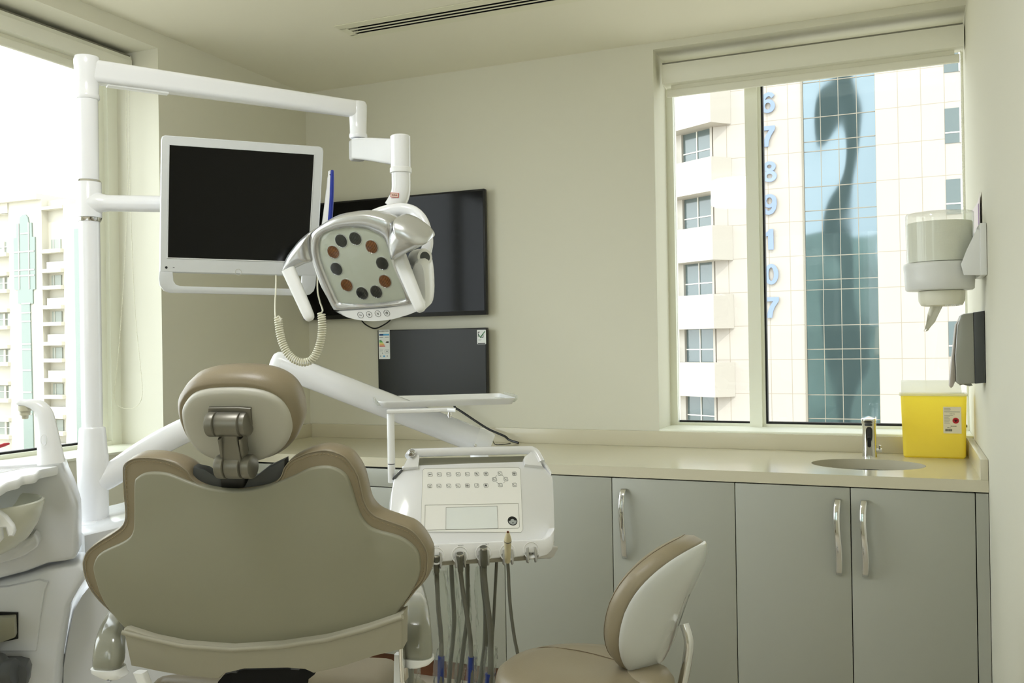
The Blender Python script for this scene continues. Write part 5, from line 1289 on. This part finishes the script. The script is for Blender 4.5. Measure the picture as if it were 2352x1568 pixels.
inks(lb, 'small_print', (120, 118, 108), M @ T(0, 0, .0002), [(.06, .045, .4, .06), (.06, .09, .42, .1), (.06, .12, .4, .13), (.06, .17, .92, .178), (.06, .195, .92, .203)] + [(.06, .31 + i * .042, (.55, .38, .3, .36, .38, .37, .3, .36)[i], .32 + i * .042) for i in range(8)], w_, h_)
inks(lb, 'barcode', (40, 40, 38), M @ T(0, 0, .0002), [(.1 + i * .028, .83, .1 + i * .028 + (.016 if i % 3 else .01), .92) for i in range(14)], w_, h_)

# ================================================================== red handle resting on the spittoon tray
RD = UD - .03
P = [at(x, y, RD) for x, y in ((22, 1018.5), (14, 1020), (0, 1024), (-25, 1032), (-60, 1048), (-95, 1072), (-110, 1090))]
tag(MB().tube(cr(P, 4, False), [.0012, .003, .0036, .004, .0044] + [.0056] * 20, 14, flat=.8).build('red_handle', mat('red_plastic', (164, 40, 48), .3)), 'red tapering handle poking in at the picture edge above the spittoon tray', 'tool')
# ================================================================== outside the windows
def tiles(name, rgb, joint, w_, h_, gap=.02, rough=.55, off=(0, 0)):
    m = mat(name, rgb, rough, var=.02, scale=.5); nt = m.node_tree; b_ = nt.nodes['Principled BSDF']
    tc = nt.nodes['Texture Coordinate']; sp = nt.nodes.new('ShaderNodeSeparateXYZ'); nt.links.new(tc.outputs['Object'], sp.inputs[0])
    def line(sock, size, o_):
        a = nt.nodes.new('ShaderNodeMath'); a.operation = 'ADD'; a.inputs[1].default_value = o_; nt.links.new(sock, a.inputs[0])
        q = nt.nodes.new('ShaderNodeMath'); q.operation = 'PINGPONG'; q.inputs[1].default_value = size / 2; nt.links.new(a.outputs[0], q.inputs[0])
        r_ = nt.nodes.new('ShaderNodeMath'); r_.operation = 'LESS_THAN'; r_.inputs[1].default_value = gap; nt.links.new(q.outputs[0], r_.inputs[0])
        return r_.outputs[0]
    mx = nt.nodes.new('ShaderNodeMath'); mx.operation = 'MAXIMUM'
    nt.links.new(line(sp.outputs[0], w_, off[0]), mx.inputs[0]); nt.links.new(line(sp.outputs[2], h_, off[1]), mx.inputs[1])
    c_ = nt.nodes.new('ShaderNodeMix'); c_.data_type = 'RGBA'
    old = b_.inputs['Base Color'].links[0].from_socket
    nt.links.new(mx.outputs[0], c_.inputs[0]); nt.links.new(old, c_.inputs[6]); c_.inputs[7].default_value = lin(joint)
    nt.links.new(c_.outputs[2], b_.inputs['Base Color'])
    return m
def mirror_glass(name, rgb, wave, scale):
    m = bpy.data.materials.new(name); m.use_nodes = True; nt = m.node_tree; b_ = nt.nodes['Principled BSDF']
    b_.inputs['Base Color'].default_value = lin(rgb); b_.inputs['Metallic'].default_value = 1; b_.inputs['Roughness'].default_value = .04
    tc = nt.nodes.new('ShaderNodeTexCoord'); mp = nt.nodes.new('ShaderNodeMapping'); mp.inputs['Scale'].default_value = (1, 1, .55)
    nz = nt.nodes.new('ShaderNodeTexNoise'); nz.inputs['Scale'].default_value = scale; nz.inputs['Detail'].default_value = 0
    nt.links.new(tc.outputs['Object'], mp.inputs[0]); nt.links.new(mp.outputs[0], nz.inputs['Vector'])
    bp = nt.nodes.new('ShaderNodeBump'); bp.inputs['Strength'].default_value = 1; bp.inputs['Distance'].default_value = wave
    nt.links.new(nz.outputs['Fac'], bp.inputs['Height']); nt.links.new(bp.outputs['Normal'], b_.inputs['Normal'])
    return m
STONE = mat('facade_stone', (170, 164, 154), .6, var=.02, scale=.5)
STONE2 = mat('facade_plaster', (194, 190, 177), .7, var=.02, scale=.4)
GREYGL = mat('grey_window_glass', (86, 98, 98), .1, spec=.8)
LGL = mat('pale_window_glass', (146, 152, 144), .35)
ALU = mat('window_bars', (200, 198, 188), .4)
struct('ground', MB().box((-160, -90, -14.3), (120, 120, -14)), mat('street_paving', (196, 190, 178), .8, var=.05, scale=.2))

# ---- the stone tower seen through the window over the sink
FYB = 46.5
def P2(x, y): return onY(x, y, FYB)
t = thing('office_building', 'white stone building with a blue glass strip beyond the sink window', 'building', (0, FYB + 6, -14))
ZT, ZB = 36.0, -14.0
xs = [P2(1641, 500).x, P2(1847, 500).x, P2(2014, 500).x, P2(2174, 500).x, P2(2218, 500).x]
tw = (xs[3] - xs[2]) / 3; zr = P2(1800, 353).z; th = (P2(1800, 353).z - P2(1800, 668).z) / 4
m = tiles('stone_cladding_tiles', (164, 157, 148), (140, 130, 116), tw, th, .016, off=(-xs[2] % tw, -zr % th))
o = MB().box((xs[0], FYB, ZB), (xs[1], FYB + 12, ZT)).box((xs[2], FYB, ZB), (xs[3] + 9, FYB + 12, ZT)).build('stone_wall', m, None)
# local coordinates of the wall stay the world's so that the joints keep to the storeys
o.parent = t; o.matrix_parent_inverse = t.matrix_basis.inverted()
BG = mirror_glass('blue_mirror_glass', (128, 143, 149), .035, .5)
MB().box((xs[1], FYB + .12, ZB), (xs[2], FYB + 12, ZT)).build('glass_strip', BG, t)
g = MB(); st = 2 * th
for k in range(1, 4):
    x = xs[1] + (xs[2] - xs[1]) * k / 4; g.box((x - .015, FYB + .085, ZB), (x + .015, FYB + .12, ZT))
z = zr - 8 * st
while z < ZT:
    for dz in (0, P2(1900, 330).z - P2(1900, 353).z, P2(1900, 275).z - P2(1900, 353).z): g.box((xs[1], FYB + .09, z + dz - .018), (xs[2], FYB + .12, z + dz + .018))
    z += st
g.build('glazing_bar', mat('bronze_glazing_bars', (128, 122, 108), .5), t)
MB().box((xs[1] - .05, FYB - .06, ZB), (xs[1] + .03, FYB + .1, ZT)).build('edge_strip', MATS['bronze_glazing_bars'], t)
for k in range(-3, 7):                      # windows in the right-hand bay
    y0 = 412 - 163 * k
    z1 = P2(2180, y0).z; z0 = P2(2180, y0 + 80).z
    f = MB().box((xs[3], FYB - .03, z0), (xs[3] + 2.6, FYB + .02, z1)).build('window', GREYGL, t)
    MB().box((xs[3] + .6, FYB - .055, z0), (xs[3] + .66, FYB - .03, z1)).box((xs[3], FYB - .05, (z0 * .7 + z1 * .3) - .03), (xs[3] + 2.6, FYB - .03, (z0 * .7 + z1 * .3) + .03)).build('bar', ALU, f)
NUM = mat('pale_blue_lettering', (118, 134, 168), .5)
def ring2(mb, cx, cy, rx, ry, w_, M, z):
    n = 28
    o_ = [(cx + rx * math.cos(2 * PI * k / n), cy + ry * math.sin(2 * PI * k / n)) for k in range(n)]
    i_ = [(cx + (rx - w_) * math.cos(2 * PI * k / n), cy + (ry - w_ * .8) * math.sin(2 * PI * k / n)) for k in range(n)]
    mb.loft([[(p[0], p[1], 0) for p in o_], [(p[0], p[1], z) for p in o_], [(p[0], p[1], z) for p in i_], [(p[0], p[1], 0) for p in i_]], M, cap=False)
def stroke2(mb, pts, w_, M, z):
    L_, R_ = [], []
    for k, p in enumerate(pts):
        a, c = Vector(pts[max(0, k - 1)]), Vector(pts[min(len(pts) - 1, k + 1)]); d = (c - a).normalized(); n = Vector((-d.y, d.x)) * (w_ / 2)
        L_.append((p[0] + n.x, p[1] + n.y)); R_.append((p[0] - n.x, p[1] - n.y))
    mb.prism(ccw(L_ + R_[::-1]), 0, z, M)
def numeral(s_, h, M):
    mb = MB(); M = M @ Matrix.Diagonal((h, h, 1, 1))
    if s_ == '0': ring2(mb, 0, 0, .34, .5, .21, M, .06)
    elif s_ == '8': ring2(mb, 0, -.22, .34, .28, .2, M, .06); ring2(mb, 0, .25, .3, .25, .19, M, .058)
    elif s_ in '69':
        if s_ == '9': M = M @ RZ(PI)
        ring2(mb, 0, -.17, .34, .33, .2, M, .06)
        stroke2(mb, [(-.235, -.2), (-.245, 0), (-.2, .22), (-.1, .36), (.03, .41), (.16, .38), (.25, .27)], .2, M, .058)
    elif s_ == '7': mb.prism([(-.33, .5), (-.33, .3), (.06, .3), (-.1, .06), (-.2, -.2), (-.25, -.5), (.0, -.5), (.04, -.22), (.13, .02), (.33, .32), (.33, .5)][::-1], 0, .06, M)
    elif s_ == '1': mb.prism([(-.27, .3), (-.27, .14), (-.06, .17), (-.06, -.5), (.19, -.5), (.19, .5), (.0, .5), (-.08, .37)][::-1], 0, .06, M)
    return mb
for s_, x, y in (('6', 1764, 237), ('7', 1765, 314), ('8', 1768, 395), ('9', 1768, 470), ('1', 1768, 550), ('0', 1772, 630), ('7', 1774, 706)):
    c_ = P2(x, y)
    numeral(s_, 1.0, frame(Vector((c_.x, FYB - .07, c_.z)), Vector((1, 0, 0)), UP)).build('numeral', NUM, t)
# bay with prow-shaped balconies on its left
A = P2(1684, 600).x; Bp = Vector((P2(1645, 600).x, FYB - .9)); dv = Vector((-.86, .51))
Cp = Bp + dv * 9
corner = Vector((P2(1637, 600).x, FYB + .25)); cend = corner + dv * 9
body = [(xs[0] + .001, FYB + .25), (xs[0] + .001, FYB + 12), (cend.x - 1, FYB + 12), (cend.x, cend.y), (corner.x, corner.y)]
for k in range(-5, 8):
    yb, yt = 599 - 155.5 * k, 521 - 155.5 * k; nt_ = 521 - 155.5 * (k - 1)
    z0, z1 = P2(1646, yb).z, P2(1646, yt).z
    pl = [(A, FYB + .1), (A, FYB - .02), (Bp.x, Bp.y), (Cp.x, Cp.y), (cend.x, cend.y + 1), (xs[0] - .2, FYB + 1.2)]
    MB().prism([(p[0], p[1]) for p in pl], z0, z1).build('balcony_front', STONE, t, flat=True)
    # storey behind, down to the next balcony: piers and glass
    zb = P2(1646, nt_).z
    if k > -5:
        wl = MB(); L = 0
        for a0, a1 in ((-.02, .12), (2.05, 2.5), (3.6, 9)):
            p0, p1 = corner + dv * a0, corner + dv * a1; nn = Vector((dv.y, -dv.x)) * -1.0
            q = [p0, p1, p1 + Vector((.51, .86)) * .4, p0 + Vector((.51, .86)) * .4]
            wl.prism([(v.x, v.y) for v in q], zb, z0)
        wl.build('pier', STONE, t, flat=True)
        for a0, a1 in ((.12, 2.05), (2.5, 3.6)):
            p0, p1 = corner + dv * a0, corner + dv * a1; n2 = Vector((.51, .86))
            q = [p0 + n2 * .15, p1 + n2 * .15, p1 + n2 * .3, p0 + n2 * .3]
            f = MB().prism([(v.x, v.y) for v in q], zb, z0).build('window', GREYGL, t, flat=True)
            if a0 < 1:
                g = MB(); mid = corner + dv * 1.1
                for c0, c1, h0, h1 in ((1.06, 1.12, zb, z0), (.12, 2.05, zb + .62, zb + .68)):
                    p0, p1 = corner + dv * c0, corner + dv * c1; e_ = .1 if c0 > 1 else .11
                    q = [p0 + n2 * e_, p1 + n2 * e_, p1 + n2 * .15, p0 + n2 * .15]; g.prism([(v.x, v.y) for v in q], h0, h1)
                g.build('bar', ALU, f, flat=True)
        g = MB()
        for h in (.25, .5, .75):
            p0, p1 = corner + dv * 2.3 - Vector((.51, .86)) * .3, corner + dv * 3.4 - Vector((.51, .86)) * .3
            g.tube([(p0.x, p0.y, zb + h), (p1.x, p1.y, zb + h)], .03, 5)
        g.build('railing', ALU, t)

# ---- the plastered apartment block seen through the side window
FYL = 58.6
def P3(x, y): return onY(x, y, FYL)
t = thing('apartment_building', 'bleached white apartment block with a stepped dark glass panel beyond the side window', 'building', (-70, FYL + 8, -14))
xl, xr_ = P3(-60, 600).x, P3(250, 600).x
zt = P3(50, 463).z; zt2 = P3(150, 470).z
# strips between the recesses: x limits by pixel column at y = 650
X = lambda px: P3(px + (0), 650).x
cols = {'win': (X(-40), X(21.5)), 'wall1': (X(21.5), X(34)), 'glass': (X(34), X(83.5)), 'wall2': (X(83.5), X(97.5)), 'bal': (X(97.5), X(147)), 'wall3': (X(147), X(172.5)), 'gl2': (X(172.5), X(186)), 'wall4': (X(186), X(250))}
wl = MB()
wl.box((X(21.5), FYL, ZB), (X(97.5), FYL + 10, zt)).box((X(147), FYL, ZB), (X(250), FYL + 10, zt2)).box((X(-40), FYL + .7, ZB), (X(147), FYL + 10, zt))
wl.box((X(-40), FYL - .1, P3(10, 490).z), (X(21.5), FYL + .7, zt)).box((X(97.5), FYL - .1, P3(120, 480).z), (X(147), FYL + .7, zt2))
wl.build('wall', STONE2, t)
MB().box((X(-40), FYL - .5, zt), (X(97), FYL + 9.5, zt + .5)).build('parapet', STONE2, t)
gp = [(47, 511), (48, 500), (54, 494), (61, 493), (66, 499), (68, 511), (75, 511.5), (76, 543.5), (82.5, 544), (83.5, 664), (77.5, 665), (78, 697), (71, 697.5), (81, 1100), (59, 1100), (51, 698), (44, 697), (43.5, 666), (35.5, 665), (33.5, 546.5), (40.5, 546), (40.5, 514.5), (47, 514)]
F3 = frame(Vector((0, FYL, 0)), Vector((1, 0, 0)), UP)
o = MB().prism(tr(gp, F3)[::-1], -.02, .12, F3).build('glass_panel', mat('green_grey_curtain_glass', (118, 131, 124), .2, spec=.6), t, flat=True)
g = MB()
for y in (536, 578, 620, 633, 697, 718, 738, 790, 802, 850, 900, 950):
    g.box((X(36) if 545 < y < 665 else X(52), FYL - .16, P3(60, y).z - .06), (X(82) if 545 < y < 665 else X(72), FYL - .12, P3(60, y).z + .06))
for x in (47.5, 70.5): g.box((X(x) - .05, FYL - .17, P3(60, 664).z), (X(x) + .05, FYL - .12, P3(60, 512).z))
g.build('glazing_bar', mat('pale_glazing_bars', (170, 168, 158), .5), o)
MB().box((X(173.5), FYL - .1, ZB), (X(186), FYL + .02, P3(180, 525).z)).build('glass_strip', MATS['green_grey_curtain_glass'], t)
per = 83.6
for k in range(-2, 9):
    y = 575 + per * k
    # ledges and window of the balcony bay
    if 575 + per * k > 560:
        z = P3(125, y).z
        MB().box((X(97), FYL - .35, z - .22), (X(147), FYL + .7, z + .1)).build('ledge', STONE2, t)
        z2 = P3(125, y + 45).z
        MB().box((X(97), FYL - .35, z2 - .22), (X(147), FYL + .7, z2 + .1)).build('ledge', STONE2, t)
        MB().box((X(103), FYL + .2, z2 + .1), (X(147), FYL + .4, z - .95)).build('spandrel', STONE2, t)
        w_ = MB().box((X(105), FYL + .6, z + .1), (X(127), FYL + .72, P3(125, y - 28).z)).build('window', LGL, t)
        MB().box((X(111), FYL + .54, z + .1), (X(112), FYL + .6, P3(125, y - 28).z)).build('bar', ALU, w_)
        yl = y + 9
        z = P3(10, yl).z
        MB().box((X(-40), FYL - .3, z - .2), (X(21.5), FYL + .7, z + .12)).build('ledge', STONE2, t)
        z2 = P3(10, yl + 44).z
        MB().box((X(-40), FYL - .3, z2 - .2), (X(21.5), FYL + .7, z2 + .12)).build('ledge', STONE2, t)
        w_ = MB().box((X(-22), FYL + .6, z + .12), (X(15), FYL + .72, P3(10, yl - 32).z)).build('window', LGL, t)
        g = MB()
        for x in (-5, 6): g.box((X(x), FYL + .48, z + .12), (X(x) + .25, FYL + .6, P3(10, yl - 32).z))
        g.box((X(-22), FYL + .5, P3(10, yl - 20).z), (X(15), FYL + .6, P3(10, yl - 18).z)); g.build('bar', ALU, w_)
dsh = P3(12, 452)
mb = MB(); mb.lathe([(.1, 0), (1.1, .12), (1.9, .5), (1.85, .5), (1.0, .06), (.05, -.05)], T(dsh.x, FYL + 1.5, dsh.z - .4) @ RX(.9)); mb.tube([(dsh.x, FYL + 1.5, zt + .5), (dsh.x, FYL + 1.5, dsh.z - .3)], .1)
mb.build('rooftop_dish', ALU, t)
# ---- what the mirror glass looks at: towers on the street behind the photographer
BT = mat('dark_tower_cladding', (120, 134, 130), .5)
BT2 = mat('green_grey_facade', (190, 205, 196), .5, var=.3, scale=.25)
def tower(name, label, x, y, w_, d_, h, BT=BT):
    o = MB().box((x - w_ / 2, y - d_ / 2, -14), (x + w_ / 2, y + d_ / 2, h)).build(name, BT, flat=True)
    return tag(o, label, 'building')
tower('tower_block', 'slim dark tower mirrored in the blue glass strip', -7.3, -34, 2.4, 6, 60)
tower('apartment_block', 'broad grey green block mirrored in the lower half of the blue glass strip', -10, -50, 16, 8, 16.5, BT2)
tower('apartment_block', 'stepped grey green block mirrored at the foot of the blue glass strip', -5.2, -42.5, 4, 4, 13, BT2)

# ================================================================== light: overcast bright sky and sun on the facades
SKY_BASE, SKY_GLOW = 2.8, 4.8          # hazy sky, with a glow added beyond the side window to brighten the room
w = bpy.data.worlds.new('sky'); SC.world = w; w.use_nodes = True
bg = w.node_tree.nodes['Background']; wn = w.node_tree
tc = wn.nodes.new('ShaderNodeTexCoord'); dt = wn.nodes.new('ShaderNodeVectorMath'); dt.operation = 'DOT_PRODUCT'
sd = Vector((-.9, -.42, .45)).normalized(); dt.inputs[1].default_value = sd
nm = wn.nodes.new('ShaderNodeVectorMath'); nm.operation = 'NORMALIZE'
wn.links.new(tc.outputs['Generated'], nm.inputs[0]); wn.links.new(nm.outputs[0], dt.inputs[0])
mxm = wn.nodes.new('ShaderNodeMath'); mxm.operation = 'MAXIMUM'; mxm.inputs[1].default_value = 0; wn.links.new(dt.outputs['Value'], mxm.inputs[0])
pw = wn.nodes.new('ShaderNodeMath'); pw.operation = 'POWER'; pw.inputs[1].default_value = 2.5; wn.links.new(mxm.outputs[0], pw.inputs[0])
ml = wn.nodes.new('ShaderNodeMath'); ml.operation = 'MULTIPLY_ADD'; ml.inputs[1].default_value = SKY_GLOW; ml.inputs[2].default_value = SKY_BASE; wn.links.new(pw.outputs[0], ml.inputs[0])
bg.inputs['Color'].default_value = (.955, 1.0, 1.06, 1); wn.links.new(ml.outputs[0], bg.inputs['Strength'])
sl = bpy.data.lights.new('sun', 'SUN'); sl.energy = 2.6; sl.angle = .03; sl.color = (1, .975, .93)
so = bpy.data.objects.new('sun', sl); COL.objects.link(so)
so.rotation_euler = Vector((-.35, .75, -.95)).to_track_quat('-Z', 'Y').to_euler()
SC.view_settings.view_transform = 'Standard'; SC.view_settings.look = 'None'
SC.view_settings.exposure = -0.12; SC.view_settings.gamma = 1.0; SC.view_settings.use_curve_mapping = False
SC.cycles.max_bounces = 12; SC.cycles.diffuse_bounces = 7; SC.cycles.glossy_bounces = 5; SC.cycles.transparent_max_bounces = 16
SC.cycles.use_denoising = True
SC.cycles.caustics_reflective = False; SC.cycles.caustics_refractive = False
SC.cycles.sample_clamp_indirect = 8
